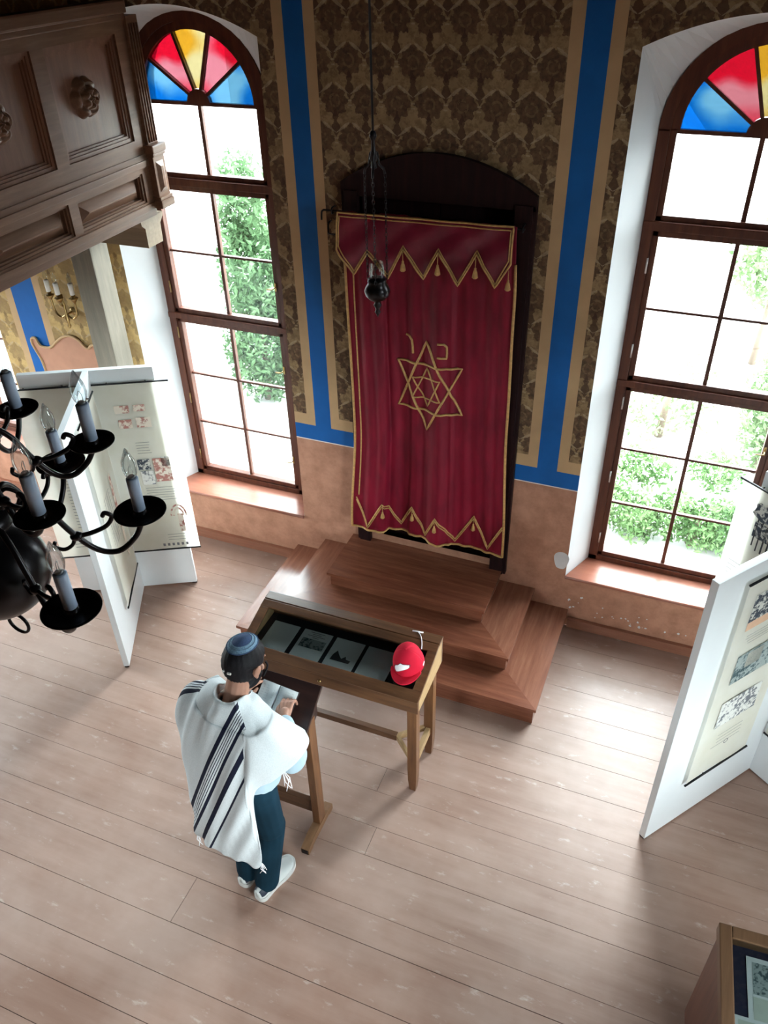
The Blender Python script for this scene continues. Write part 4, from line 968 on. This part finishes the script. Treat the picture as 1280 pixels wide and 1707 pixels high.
def tier(R_, z, ph, D, lower):
    r = D/2; out = None
    if lower: path = [(.06, .075), (.11, .105), (.15, .07), (.19, -.01), (.235, -.075), (.285, -.095), (.33, -.065), (.352, -.028), (.358, 0)]
    else: path = [(.05, .07), (.09, .10), (.125, .07), (.155, .005), (.19, -.05), (.228, -.066), (.264, -.045), (.284, -.018), (.29, 0)]
    for k in range(6):
        root = bpy.data.objects.new('arm', None) if False else None
        if out is None:
            m = MB(); q = [V(a, 0, b_) for a, b_ in spline([(a, b_, 0) for a, b_ in path], 6) for _ in (0,)] if False else [V(p.x, 0, p.y) for p in spline([(a, b_, 0) for a, b_ in path], 6)]
            m.tube(q, .0075 if lower else .0068, 10)
            # scrolls and leaf spurs on the arm
            i0 = int(len(q)*.40); s0 = q[i0]
            m.tube(spline([s0, s0+V(.035, 0, .0), s0+V(.075, 0, .012), s0+V(.092, 0, .036), s0+V(.078, 0, .05), s0+V(.07, 0, .04)], 5), [.006]*25+[.0045], 8)
            m.tube(spline([s0+V(-.005, 0, .01), s0+V(-.012, 0, -.02), s0+V(-.035, 0, -.032), s0+V(-.055, 0, -.018), s0+V(-.052, 0, -.004)], 5), .005, 8)
            m.ell(s0, (.016, .013, .012)); m.tube(spline([q[4], q[4]+V(.01, 0, .03), q[4]+V(-.012, 0, .05), q[4]+V(-.03, 0, .042)], 5), .005, 8)
            m.lathe([(.004, -.012), (.012, -.004), (.010, 0), (.0, .001)], 14, V(R_, 0, 0))
            A0 = m.mesh('arm', BZ)
            m = MB(); m.lathe([(0, -.002), (r*.5, 0), (r*.85, .004), (r, .010), (r, .013), (r*.8, .0075), (r*.3, .004), (.014, .006), (.016, .018), (0, .018)], 36); P0 = m.mesh('drip_pan', BZ)
            m = MB(); n = 24; cr = .0150
            pr = [(cr, 0), (cr, .098), (cr*.8, .1), (0, .1)]; m.lathe(pr, n); K0 = m.mesh('candle_sleeve', MT['candle_grey'])
            m = MB(); m.lathe([(.010, 0), (.0150, .012), (.0185, .028), (.0165, .048), (.008, .070), (.002, .083), (0, .0835)], 20); U0 = m.mesh('candle_bulb', MT['glass_bulb'])
            m = MB(); m.tube(spline([(-.004, 0, 0), (-.005, 0, .02), (0, .003, .032), (.005, 0, .02), (.004, 0, 0)], 4), .0008, 5); m.lathe([(.008, 0), (.009, .006), (.004, .008), (0, .008)], 12); F0 = m.mesh('bulb_socket', MT['steel'])
            out = 1
        arm = bpy.data.objects.new('arm', A0); COL.objects.link(arm); arm.parent = ch; arm.location = (0, 0, z-2.86); arm.rotation_euler = (0, 0, ph+k*PI/3)
        for nm, me, dz in (('drip_pan', P0, 0), ('candle_sleeve', K0, .012), ('candle_bulb', U0, .112), ('bulb_socket', F0, .111)):
            c = bpy.data.objects.new(nm, me); COL.objects.link(c); c.parent = arm; c.location = (R_, 0, dz)
MT['glass_bulb'] = mat_trans('clear_bulb_glass', (.86,.90,.92), gloss=.3, rough=.05)
tier(.358, 3.144, -.321, .13, True); tier(.291, 3.348, -.229, .105, False)

# ================================================================== OUTSIDE
mb = MB(); mb.box(-40, 40, 5.13, 60, -.6, -.4); g_ = struct(mb.obj('ground', plain('pale_gravel', (.30,.30,.28), .9, var=.12, scale=3)))
def mat_leaf(name, c1, c2):
    t = NT(name); o = t.obj(); nz = t.noise(o, 4, 4); col = t.ramp(nz, [(.35, c1), (.65, c2)])
    d = t.n('ShaderNodeBsdfDiffuse'); t.link(col, d.inputs[0]); tl = t.n('ShaderNodeBsdfTranslucent'); t.link(col, tl.inputs[0])
    mx = t.n('ShaderNodeMixShader'); mx.inputs[0].default_value = .3; t.link(d.outputs[0], mx.inputs[1]); t.link(tl.outputs[0], mx.inputs[2]); t.link(mx.outputs[0], t.out.inputs[0]); return t.m
LF = [mat_leaf('dark_leaves', (.03,.06,.025), (.11,.18,.09)), mat_leaf('blue_green_leaves', (.08,.115,.10), (.19,.25,.22)), mat_leaf('light_leaves', (.07,.115,.05), (.19,.26,.13))]
LF.append(mat_leaf('hedge_leaves', (.035,.075,.025), (.15,.24,.10)))
BK = plain('bark', (.10,.07,.05), .9)
def plant(name, label, cat, base, blobs, n, size, mat, group, trunk=None):
    o = thing(name, label, cat, base, group); m = MB(); rr = random.Random(int(base[0]*97+base[1]*13)); B = Vector(base)
    tot = sum(b_[3]*b_[4]*b_[5] for b_ in blobs)
    for b_ in blobs:
        for _ in range(max(20, int(n*b_[3]*b_[4]*b_[5]/tot))):
            d = Vector((rr.gauss(0, 1), rr.gauss(0, 1), rr.gauss(0, 1))).normalized()*rr.uniform(.45, 1.05)
            c = B+V(b_[0]+d.x*b_[3], b_[1]+d.y*b_[4], b_[2]+d.z*b_[5])
            if c.z < B.z+.02: c.z = B.z+.02+rr.uniform(0, .1)
            a = Vector((rr.gauss(0, 1), rr.gauss(0, 1), rr.gauss(0, .7))).normalized(); e = a.orthogonal().normalized(); e = Matrix.Rotation(rr.uniform(0, 6.3), 3, a) @ e; f = a.cross(e); L = size*rr.uniform(.6, 1.3); w = L*.42
            m.add([c-e*L*.5, c+f*w*.5, c+e*L*.5+a*L*.12, c-f*w*.5], [(0, 1, 2, 3)])
    m.obj('foliage', mat, o, fixn=False)
    m = MB(); m.tube([B, B+V(.03, .02, trunk or .3)], [.05, .03], 8); m.obj('trunk', BK, o); return o
gz = -.4
plant('bush', 'tall dark green bush against the white building outside the left window', 'bush', (-4.66, 7.62, gz), [(0, 0, .75, .44, .40, .75), (.0, 0, 1.6, .40, .36, .6), (-.05, 0, 2.3, .30, .28, .55)], 9000, .085, LF[0], 'bushes outside the left window', 1.2)
plant('bush', 'pale blue-green rounded bush in the middle of the left window view', 'bush', (-3.72, 7.75, gz), [(0, 0, .62, .48, .45, .66), (-.1, 0, 1.25, .38, .4, .45)], 8000, .085, LF[1], 'bushes outside the left window', .8)
plant('tree', 'feathery blue-green tree behind the bushes in the left window view', 'tree', (-4.9, 9.6, gz), [(0, 0, 1.9, .55, .6, .9), (.1, 0, 2.7, .4, .4, .6)], 2600, .10, LF[1], 'trees beyond the left window', 1.8)
plant('hedge', 'row of low leafy green shrubs along the foot of the right window view', 'hedge', (.35, 6.45, gz), [(-.95+.24*k+.05*math.sin(k*5), .06*math.sin(k*3), .24+.05*math.sin(k*2.3), .22, .24, .26+.04*math.sin(k*4)) for k in range(9)]+[(-.55, .45, .45, .3, .2, .2), (.1, .5, .5, .25, .2, .2)], 9000, .062, LF[3], None, .3)
plant('tree', 'pale leafy tree high in the right window view', 'tree', (.75, 10.5, gz), [(0, 0, 1.35, .55, .6, .6), (.45, 0, 1.8, .7, .6, .7)], 4200, .11, LF[2], 'trees outside the right window', 1.2)
plant('bush', 'light green bush beside the right edge of the right window', 'bush', (.86, 7.9, gz), [(0, 0, .75, .30, .3, .7)], 2200, .08, LF[2], 'bushes outside the right window', .7)
plant('bush', 'sparse pale green bush in the middle of the right window view', 'bush', (-.15, 8.3, gz), [(0, 0, .3, .55, .4, .3), (.2, 0, .75, .25, .25, .3)], 700, .075, LF[2], 'bushes outside the right window', .6)
bd = thing('building', 'white rendered building at the left of the left window view', 'building', (-7.6, 7.9, gz))
m = MB(); m.box(-10, -5.30, 7.2, 8.6, gz, 5.5); m.obj('wall', plain('white_render', (.85,.86,.87), .85, var=.02), bd)
m = MB(); m.bbox(-10.2, -5.2, 7.1, 8.7, 5.5, 5.62, .02); m.obj('roof', plain('grey_roof', (.4,.4,.42), .8), bd)
bd = thing('building', 'white gabled house in the upper part of the right window view', 'building', (-1.2, 13.4, gz))
m = MB(); m.prism([(-2.6, gz), (.17, gz), (.17, .62), (-1.2, 2.1), (-2.6, .62)], 2.5, Matrix(((1,0,0,0),(0,0,1,12.2),(0,1,0,0),(0,0,0,1)))); m.obj('wall', bpy.data.materials['white_render'], bd)
m = MB(); m.bar((-1.2, 12.1, 2.12), (-1.2, 14.8, 2.12), .1, .06)
for s_ in (-1, 1):
    M_ = Matrix.Translation((-1.2, 12.1, 2.12)) @ Matrix.Rotation(s_*math.radians(47), 4, 'Y'); m.box(0 if s_ > 0 else -2.05, 2.05 if s_ > 0 else 0, 0, 2.7, 0, .06, M=M_)
m.obj('roof', plain('pale_slate', (.55,.56,.58), .8), bd)

# ================================================================== LIGHT: one bright overcast sky through every window
w = bpy.data.worlds.new('sky'); sc.world = w; w.use_nodes = True; nt = w.node_tree; nt.nodes.clear()
bg = nt.nodes.new('ShaderNodeBackground'); wo = nt.nodes.new('ShaderNodeOutputWorld'); nt.links.new(bg.outputs[0], wo.inputs[0])
tc = nt.nodes.new('ShaderNodeTexCoord'); sp = nt.nodes.new('ShaderNodeSeparateXYZ'); nt.links.new(tc.outputs['Generated'], sp.inputs[0])
rp = nt.nodes.new('ShaderNodeValToRGB'); mr = nt.nodes.new('ShaderNodeMapRange'); mr.inputs[1].default_value = -1; nt.links.new(sp.outputs[2], mr.inputs[0]); nt.links.new(mr.outputs[0], rp.inputs[0]); rp.color_ramp.elements[0].position = .485; rp.color_ramp.elements[0].color = (.008,.009,.008,1); rp.color_ramp.elements[1].position = .505; rp.color_ramp.elements[1].color = (.88,.95,1,1)
nt.links.new(rp.outputs[0], bg.inputs[0]); bg.inputs[1].default_value = SKY
def portal(name, loc, rot, sx, sy):
    l = bpy.data.lights.new(name, 'AREA'); l.shape = 'RECTANGLE'; l.size = sx; l.size_y = sy; l.cycles.is_portal = True
    o = bpy.data.objects.new(name, l); COL.objects.link(o); o.location = loc; o.rotation_euler = rot
for c in WIN: portal('window_daylight', (c, 5.14, 2.2), (-PI/2, 0, 0), 1.05, 3.6)
for h in HL: portal('window_daylight', (-7.52, (h[0]+h[1])/2, (h[2]+h[3])/2), (PI/2, 0, -PI/2), h[1]-h[0], h[3]-h[2])
for h in HR: portal('window_daylight', (2.72, (h[0]+h[1])/2, (h[2]+h[3])/2), (PI/2, 0, PI/2), h[1]-h[0], h[3]-h[2])
for h in HF: portal('window_daylight', ((h[0]+h[1])/2, -4.32, (h[2]+h[3])/2), (PI/2, 0, 0), h[1]-h[0], h[3]-h[2])
sc.view_settings.view_transform = 'Standard'; sc.view_settings.look = 'None'; sc.view_settings.gamma = 1; sc.view_settings.exposure = EXPO
sc.view_settings.use_curve_mapping = False
sc.cycles.use_denoising = True; sc.cycles.max_bounces = 10; sc.cycles.diffuse_bounces = 5; sc.cycles.transparent_max_bounces = 24; sc.cycles.caustics_reflective = False; sc.cycles.sample_clamp_indirect = 8
# ================================================================== THE MAN AT THE LECTERN
man = thing('person', 'man in white striped shawl and blue skullcap reading at the lectern, seen from behind', 'person', (-1.64, 2.02, 0))
# joints (metres, room frame); he faces the lectern, slightly to the right, head bent over the book
HD = V(-1.603, 2.135, 1.610); hrot = (math.radians(-24), 0, math.radians(-10))     # head centre, nodding
RH = Euler(hrot).to_matrix()
def hp(x, y, z): return HD + RH @ V(x, y, z)
b = MB()
b.ell(hp(0, -.008, .022), (.078, .098, .098), hrot)                 # skull
b.ell(hp(0, .030, -.045), (.060, .066, .078), hrot)                 # face and jaw
b.ell(hp(0, .080, -.095), (.028, .022, .020), hrot)                 # chin
b.cap(hp(0, .098, .012), hp(0, .116, -.028), .010, .014)            # nose
b.ell(hp(0, .092, .022), (.052, .012, .012), hrot)                  # brow
b.ell(hp(0, .094, -.062), (.024, .010, .008), hrot)                 # lips
for s_ in (-1, 1):
    b.ell(hp(s_*.081, -.002, -.012), (.011, .020, .032), (hrot[0], 0, hrot[2]-s_*.25)); b.ell(hp(s_*.089, -.012, -.002), (.008, .016, .022), (hrot[0], 0, hrot[2]-s_*.5)); b.ell(hp(s_*.083, .002, -.04), (.007, .009, .010), hrot)
    b.ell(hp(s_*.040, .072, -.030), (.024, .020, .020), hrot)
NB = V(-1.628, 2.035, 1.43)
b.cap(NB+V(0, .0, -.03), hp(0, -.02, -.06), .062, .052)
b.ell(V(-1.635, 2.01, 1.385), (.14, .065, .05))                      # shoulders
b.ell(V(-1.635, 2.005, 1.22), (.165, .105, .21)); b.ell(V(-1.637, 2.0, .98), (.16, .11, .13))
SR, SL = V(-1.470, 1.985, 1.345), V(-1.800, 2.045, 1.345)
ER, EL = V(-1.385, 2.105, 1.075), V(-1.885, 2.16, 1.085)
WR, WL = V(-1.545, 2.305, 1.055), V(-1.835, 2.345, 1.075)
for S, E_, W in ((SR, ER, WR), (SL, EL, WL)): b.cap(S, E_, .052, .042); b.cap(E_, W, .041, .026)
HR_, HL_ = V(-1.02, 0, 0), None
hipR, hipL = V(-1.552, 1.99, .93), V(-1.722, 2.01, .93); kR, kL = V(-1.545, 2.03, .50), V(-1.703, 2.04, .50); aR, aL = V(-1.573, 1.945, .085), V(-1.697, 1.965, .085)
for h_, k_, a_ in ((hipR, kR, aR), (hipL, kL, aL)): b.cap(h_, k_, .082, .055); b.cap(k_, a_, .055, .036); b.cap(a_+V(0, 0, -.03), a_+V(.012, .12, -.05), .032, .026)
# hands, each with palm, four fingers and a thumb
def hand(h, W, K, side, curl):
    # W wrist, K direction to knuckles (unit), palm facing down onto the book
    f = K.normalized(); nrm = MD.to_3x3() @ V(0, 0, 1); r = f.cross(nrm).normalized(); up = r.cross(f).normalized()
    def P(a, c, d): return W+f*a+r*c+up*d
    h.cap(P(-.03, 0, 0), P(.03, 0, .002), .026, .027)
    for c0, c1, l in ((-.024, -.030, .080), (-.008, -.010, .086), (.009, .010, .084), (.024, .028, .078)): h.cap(P(.02, c0*.8, .0), P(.084, c1, .006), .0135, .0105)
    L = (.040, .046, .043, .034)
    for i, c in enumerate((-.030, -.010, .0105, .029)):
        c = c*side; a0 = P(.086, c, .006); l = L[i]; cu = curl[i]
        a1 = a0+(f*math.cos(cu*.6)-up*math.sin(cu*.6))*l+r*(c*.10); a2 = a1+(f*math.cos(cu*1.3)-up*math.sin(cu*1.3))*l*.62; a3 = a2+(f*math.cos(cu*1.8)-up*math.sin(cu*1.8))*l*.48
        h.cap(a0, a1, .0098, .0088, 10); h.cap(a1, a2, .0088, .0080, 10); h.cap(a2, a3, .0080, .0068, 10)
    t0 = P(.012, -.022*side, -.002); t1 = P(.045, -.048*side, -.004); t2 = P(.075, -.052*side, -.012); t3 = P(.095, -.046*side, -.018)
    h.cap(t0, t1, .014, .0115, 10); h.cap(t1, t2, .0110, .0095, 10); h.cap(t2, t3, .0095, .0075, 10)
hand(b, WR, V(-.26, .95, .05), 1, (.75, .85, .9, .95))
hand(b, WL, V(.30, .93, .10), -1, (.5, .5, .55, .6))
body = fuse(b, 'body', MT['skin'], man, .0034, 5)
for s_ in (-1, 1):
    m = MB(); m.ell(hp(s_*.032, .088, .008), (.012, .009, .008), hrot, 12, 8); m.obj('eye', plain('eye_white', (.75,.73,.7), .2) if s_ < 0 else bpy.data.materials['eye_white'], man)
# hair: a shell over the skull that dives under the skin where the face, ears and neck are bare
def hairshell(test, r, c, n=72, mm=44):
    h = MB()
    def pt(u, v):
        a = 2*PI*u; t = PI*v; d = V(math.sin(t)*math.sin(a), math.sin(t)*math.cos(a), math.cos(t))
        k = test(d); w = math.sin(a*23+t*7)*.0012+math.sin(a*41-t*13)*.0008
        s2 = lerp(.86, 1, k)+w/.09*k
        return hp(*(Vector(c)+V(d.x*r[0]*s2, d.y*r[1]*s2, d.z*r[2]*s2)))
    h.grid(pt, n, mm); return h
def sstep(a, b_, x): t = min(1, max(0, (x-a)/(b_-a))); return t*t*(3-2*t)
def htest(d):                                                      # d.y > 0 is the face
    low = -.80 if d.y < .15 else .28
    lim = lerp(-.93, .38, sstep(-.05, .55, d.y))
    ear = 1-sstep(.72, .9, abs(d.x))*sstep(.05, -.15, d.z)*.9
    return sstep(lim-.12, lim+.02, d.z)*ear
hairshell(htest, (.090, .111, .112), (0, -.008, .020)).obj('hair', MT['hair'], man)
def btest(d): return sstep(.15, .02, d.z)*sstep(-.05, .2, d.y)*(1-sstep(.25, .05, abs(d.x))*sstep(-.30, -.15, d.z)*.8)
hairshell(btest, (.073, .086, .100), (0, .026, -.048)).obj('beard', MT['hair'], man)
m = MB(); m.tube(spline([hp(.083, .05, .02), hp(.088, .062, -.0), hp(.087, .058, -.03), hp(.083, .05, -.055)], 5), [.005]*5+[.005]*10+[.003], 8); m.obj('side_lock', MT['hair'], man)
KP = RH @ V(0, -.32, .95); ku = KP.orthogonal().normalized(); kv = KP.cross(ku)
def kip(r0, r1, lift, mi=0):
    k = MB()
    def pt(u, v):
        a = 2*PI*u; t = lerp(r0, r1, v); d = (KP*math.cos(t)+(ku*math.cos(a)+kv*math.sin(a))*math.sin(t)); dl_ = RH.transposed() @ d
        q = V(dl_.x*.0935, dl_.y*.1145, dl_.z*.116)
        return hp(q.x, q.y-.008, q.z+.020)+d*(lift+.0012*math.sin(a*46)*(1 if mi else .3))
    k.grid(pt, 96, 8); return k
k1 = kip(0, .44, .004).obj('skullcap', MT['kip_mid'], man)
kip(.44, .74, .003, 1).obj('skullcap_band', MT['kip_rim'], k1); 
for rr_ in (.44, .58, .73):
    m = MB(); 
    def kp(a, t):
        d = (KP*math.cos(t)+(ku*math.cos(a)+kv*math.sin(a))*math.sin(t)); dl_ = RH.transposed() @ d
        return hp(dl_.x*.0935, dl_.y*.1145-.008, dl_.z*.116+.020)+d*.004
    m.tube([kp(2*PI*q/60, rr_) for q in range(60)], .0022, 6, closed=True); m.obj('knit_ring', MT['kip_rim'] if rr_ < .7 else MT['kip_mid'], k1)
for cxx, w_c in ((-.018, .004), (.014, .009)):
    m = MB(); m.bbox(-w_c, w_c, -.004, .004, -.005, .005, .0015, M=Matrix.Translation(hp(cxx, -.118, -.012))); m.obj('hair_clip', MT['whiteline'], man)  # small clips in plain white, painting in their glints

# clothes
b = MB()
b.ell(V(-1.635, 2.01, 1.375), (.165, .085, .070)); b.ell(V(-1.635, 2.005, 1.20), (.188, .120, .23)); b.ell(V(-1.630, 2.01, 1.0), (.19, .130, .19)); b.ell(V(-1.625, 2.018, .985), (.200, .142, .145))
for S, E_, W in ((SR, ER, WR), (SL, EL, WL)): b.cap(S+V(0, 0, -.02), E_, .058, .064); b.cap(E_, E_.lerp(W, .84), .066, .043)
b.ell(ER+V(.0, -.01, -.02), (.062, .075, .062))
shirt = fuse(b, 'shirt', MT['shirt'], man, .0065, 5)
m = MB(); m.tube([NB+V(.070*math.cos(a), .074*math.sin(a)-.0, .022+.030*math.sin(a+PI)*1.0) for a in [2*PI*q/28 for q in range(28)]], .013, 8, closed=True); m.obj('collar', plain('beige_collar', (.58,.52,.46), .8), shirt)
b = MB()
b.ell(V(-1.637, 2.0, .90), (.158, .115, .13))
for h_, k_, a_ in ((hipR, kR, aR), (hipL, kL, aL)): b.cap(h_, k_, .098, .080); b.cap(k_+V(0, .01, .0), a_+V(0, .012, -.005), .080, .068)
fuse(b, 'trousers', MT['trouser'], man, .0065, 5)
def shoe(heel, toe, nm):
    heel = V(*heel, 0); toe = V(*toe, 0); d = (toe-heel).normalized(); L = .292; s_ = V(d.y, -d.x, 0)
    P = lambda u, w, z: heel+d*(u*L)+s_*w+V(0, 0, z)
    wid = lambda u: .002+.040*(1-(1-min(1, u/.13))**2)**.5*(1-.08*math.sin(PI*min(1, u/.6)))*(1+.20*sstep(.35, .7, u))*(max(0, 1-(max(0, u-.70)/.30)**2.6))**.5
    so = MB()
    n = 40; ring = [.5-.5*math.cos(PI*u/n) for u in range(n+1)]
    poly = [(u, wid(u)+.004) for u in ring]+[(u, -wid(u)-.004) for u in reversed(ring)]
    vs = [P(u, w, 0) for u, w in poly]+[P(u, w*1.03, .028+.012*sstep(.75, 1, u)+.006*sstep(.2, 0, u)) for u, w in poly]; N = len(poly)
    so.add(vs, [tuple(range(N))[::-1], tuple(range(N, 2*N))]+[(i, (i+1) % N, N+(i+1) % N, N+i) for i in range(N)]); sole = so.obj('shoe_sole', MT['sole'], man)
    up = MB(); hgt = lambda u: .028+interp([(0, .052), (.10, .062), (.34, .060), (.50, .046), (.75, .030), (.95, .016), (1, .008)], u)
    def pt(a, v):
        u = .5-.5*math.cos(PI*v); th = PI*a; w = wid(u)*.98
        return P(min(max(u, .004), .992), w*math.cos(th)*(1-.12*math.sin(th)), .022+(hgt(u)-.022)*math.sin(th)**.7)
    up.grid(pt, 20, 36)
    for sg in (0, 1):
        def pq(a, v): 
            th = PI*lerp(.08, .36, a) if not sg else PI*lerp(.64, .92, a); u = lerp(.035, .33, v); w = wid(u)*.98+.0022
            return P(u, w*math.cos(th)*(1-.12*math.sin(th)), .024+(hgt(u)-.022)*math.sin(th)**.7)
        up.grid(pq, 8, 10, 1)
    o = up.obj('shoe_upper', [MT['shoe'], MT['shoe_dark']], sole, fixn=False)
shoe((-1.592, 1.868), (-1.520, 2.150), 'R'); shoe((-1.712, 1.905), (-1.672, 2.19), 'L')

# prayer shawl: a draped sheet, one column of points per station from the left forearm round the back to the right elbow
COLS = [
 [(-1.685, 2.120, 1.435), (-1.80, 2.170, 1.395), (-1.915, 2.235, 1.20), (-1.945, 2.24, 1.00), (-1.935, 2.22, .78)],
 [(-1.700, 2.070, 1.475), (-1.83, 2.110, 1.430), (-1.955, 2.130, 1.27), (-1.955, 2.10, .95), (-1.945, 2.06, .60)],
 [(-1.700, 2.025, 1.490), (-1.84, 2.045, 1.425), (-1.955, 2.040, 1.30), (-1.940, 1.99, .95), (-1.935, 1.95, .46)],
 [(-1.685, 1.990, 1.498), (-1.80, 1.960, 1.410), (-1.885, 1.930, 1.20), (-1.890, 1.90, .85), (-1.905, 1.88, .44)],
 [(-1.660, 1.968, 1.498), (-1.73, 1.915, 1.390), (-1.770, 1.875, 1.15), (-1.790, 1.85, .80), (-1.800, 1.83, .47)],
 [(-1.635, 1.960, 1.498), (-1.65, 1.895, 1.390), (-1.660, 1.850, 1.15), (-1.690, 1.84, .80), (-1.700, 1.82, .46)],
 [(-1.610, 1.962, 1.498), (-1.57, 1.892, 1.390), (-1.565, 1.845, 1.15), (-1.590, 1.835, .80), (-1.600, 1.82, .455)],
 [(-1.585, 1.972, 1.498), (-1.50, 1.895, 1.385), (-1.505, 1.850, 1.15), (-1.520, 1.845, .80), (-1.495, 1.845, .470)],
 [(-1.575, 1.985, 1.490), (-1.465, 1.895, 1.390), (-1.460, 1.860, 1.22), (-1.485, 1.87, 1.08), (-1.495, 1.88, .98)],
 [(-1.570, 2.005, 1.485), (-1.425, 1.925, 1.400), (-1.395, 1.920, 1.22), (-1.400, 1.935, 1.14), (-1.410, 1.945, 1.07)],
 [(-1.565, 2.040, 1.475), (-1.405, 1.975, 1.395), (-1.350, 2.005, 1.22), (-1.335, 2.03, 1.17), (-1.335, 2.045, 1.12)],
 [(-1.570, 2.085, 1.445), (-1.425, 2.060, 1.375), (-1.350, 2.105, 1.22), (-1.325, 2.135, 1.18), (-1.322, 2.150, 1.14)],
 [(-1.580, 2.115, 1.430), (-1.465, 2.120, 1.345), (-1.405, 2.175, 1.22), (-1.385, 2.205, 1.16), (-1.38, 2.22, 1.13)]]
NR = 30
def colpts(c):                                                      # the cloth is rolled over at the neck
    a, b_ = Vector(c[0]), Vector(c[1]); o_ = (b_-a); o_.z = 0; o_.normalize()
    return spline([a-o_*.012+V(0, 0, -.012), a+o_*.002+V(0, .006, .022), a+o_*.026+V(0, 0, .012), lerp(a, b_, .75)+V(0, 0, .002)]+c[1:], 6)
rows = [colpts(c) for c in COLS]; n_r = len(rows[0]); SUB = 10; cols = []
for j in range(n_r):
    cols.append(spline([rows[i][j] for i in range(len(COLS))], SUB))
nc = len(cols[0]); tv = []; vj = []
for j in range(n_r):
    for i in range(nc):
        p = cols[j][i]; a = cols[j][max(i-1, 0)]; c = cols[j][min(i+1, nc-1)]; d = cols[max(j-1, 0)][i]; e = cols[min(j+1, n_r-1)][i]
        nn = (c-a).cross(e-d); nn = nn.normalized() if nn.length > 1e-7 else V(0, -1, 0)
        s_ = p.x-.41*p.z; v = j/(n_r-1); k = .25+.75*v
        if i > 72: f = .010*(.5-abs(math.sin(17*(p.z*.7+1.2*p.x)+5*p.y)))*math.sin(PI*min(1, v*1.3))
        else: f = .017*(.55-abs(math.sin(25*s_+.9*math.sin(5*p.z))))*k+.008*math.sin(61*s_+3*p.z)*k
        f += .010*math.sin(34*p.z+17*p.x+3*math.sin(9*p.x))*math.exp(-((v-.22)/.15)**2)+.004*math.sin(70*p.z-40*p.x)*math.exp(-((v-.2)/.2)**2)
        tv.append(p+nn*f); vj.append((s_, p.x, p.y, p.z, i))
tf = [(j*nc+i, j*nc+i+1, (j+1)*nc+i+1, (j+1)*nc+i) for j in range(n_r-1) for i in range(nc-1)]
m = MB(); m.add(tv, tf, 0, True)
def mat_tallit():
    t = NT('white_wool_with_dark_stripes'); u = t.n('ShaderNodeUVMap'); u.uv_map = 'stripe'; X = t.xyz(u.outputs[0]); o = t.obj()
    nz = t.noise(o, 180, 2); base = t.ramp(nz, [(.3, (.54,.585,.605)), (.7, (.64,.68,.70))])
    D = (.010,.012,.028); W = (1, 1, 1)
    def band(x, ranges, sc_=1.0):
        out = None
        for a, b_ in ranges:
            q = t.math('MULTIPLY', t.math('GREATER_THAN', x, a), t.math('LESS_THAN', x, b_)); out = q if out is None else t.math('MAXIMUM', out, q)
        return out
    k = band(X[0], [(.0, .022), (.030, .034), (.041, .045), (.052, .056), (.063, .067), (.075, .092), (.135, .160), (.205, .217)])
    k2 = band(X[1], [(.0, .012), (.018, .021), (.026, .029), (.034, .044)])
    t.bsdf(t.mix(t.math('MAXIMUM', k, k2), base, D), .85, spec=.15, bump=nz, bump_str=.1); return t.m
to = m.obj('prayer_shawl', mat_tallit(), man, fixn=False)
uvl = to.data.uv_layers.new(name='stripe')
for l in to.data.loops:
    s_, x_, y_, z_, i_ = vj[l.vertex_index]
    a = s_+2.188 if i_ <= 71 else -9
    if 71 < i_ < 83 and z_ > 1.36: a = s_+2.188 if s_ < -2.07 else -9
    b2 = (i_-11)*.0042 if (i_ < 26 and z_ > 1.10 and z_ < 1.46) else -9
    uvl.data[l.index].uv = (a, b2)
solidify(to, .005, 0)
sm_ = to.modifiers.new('soft', 'SUBSURF'); sm_.levels = 1; sm_.render_levels = 1
rr = random.Random(3)
for i in (SUB*3, SUB*7):                                           # knotted fringes at the corners
    q = cols[-1][min(i, nc-1)]; m = MB()
    for k in range(5): m.tube([q, q+V(rr.uniform(-.012, .012), rr.uniform(-.012, .012), -.04), q+V(rr.uniform(-.02, .02), rr.uniform(-.02, .02), -.085)], .0018, 5)
    m.obj('fringe', MT['white_thread'], to)
q = V(-1.42, 2.04, .98); m = MB()
for k in range(6): m.tube([q+V(0, 0, .05), q+V(rr.uniform(-.02, .03), rr.uniform(-.02, .02), -.03), q+V(rr.uniform(-.03, .045), rr.uniform(-.03, .03), -.09)], .0018, 5)
m.obj('fringe', MT['white_thread'], to)
for o in COL.objects:
    if '_b' in o: del o['_b']
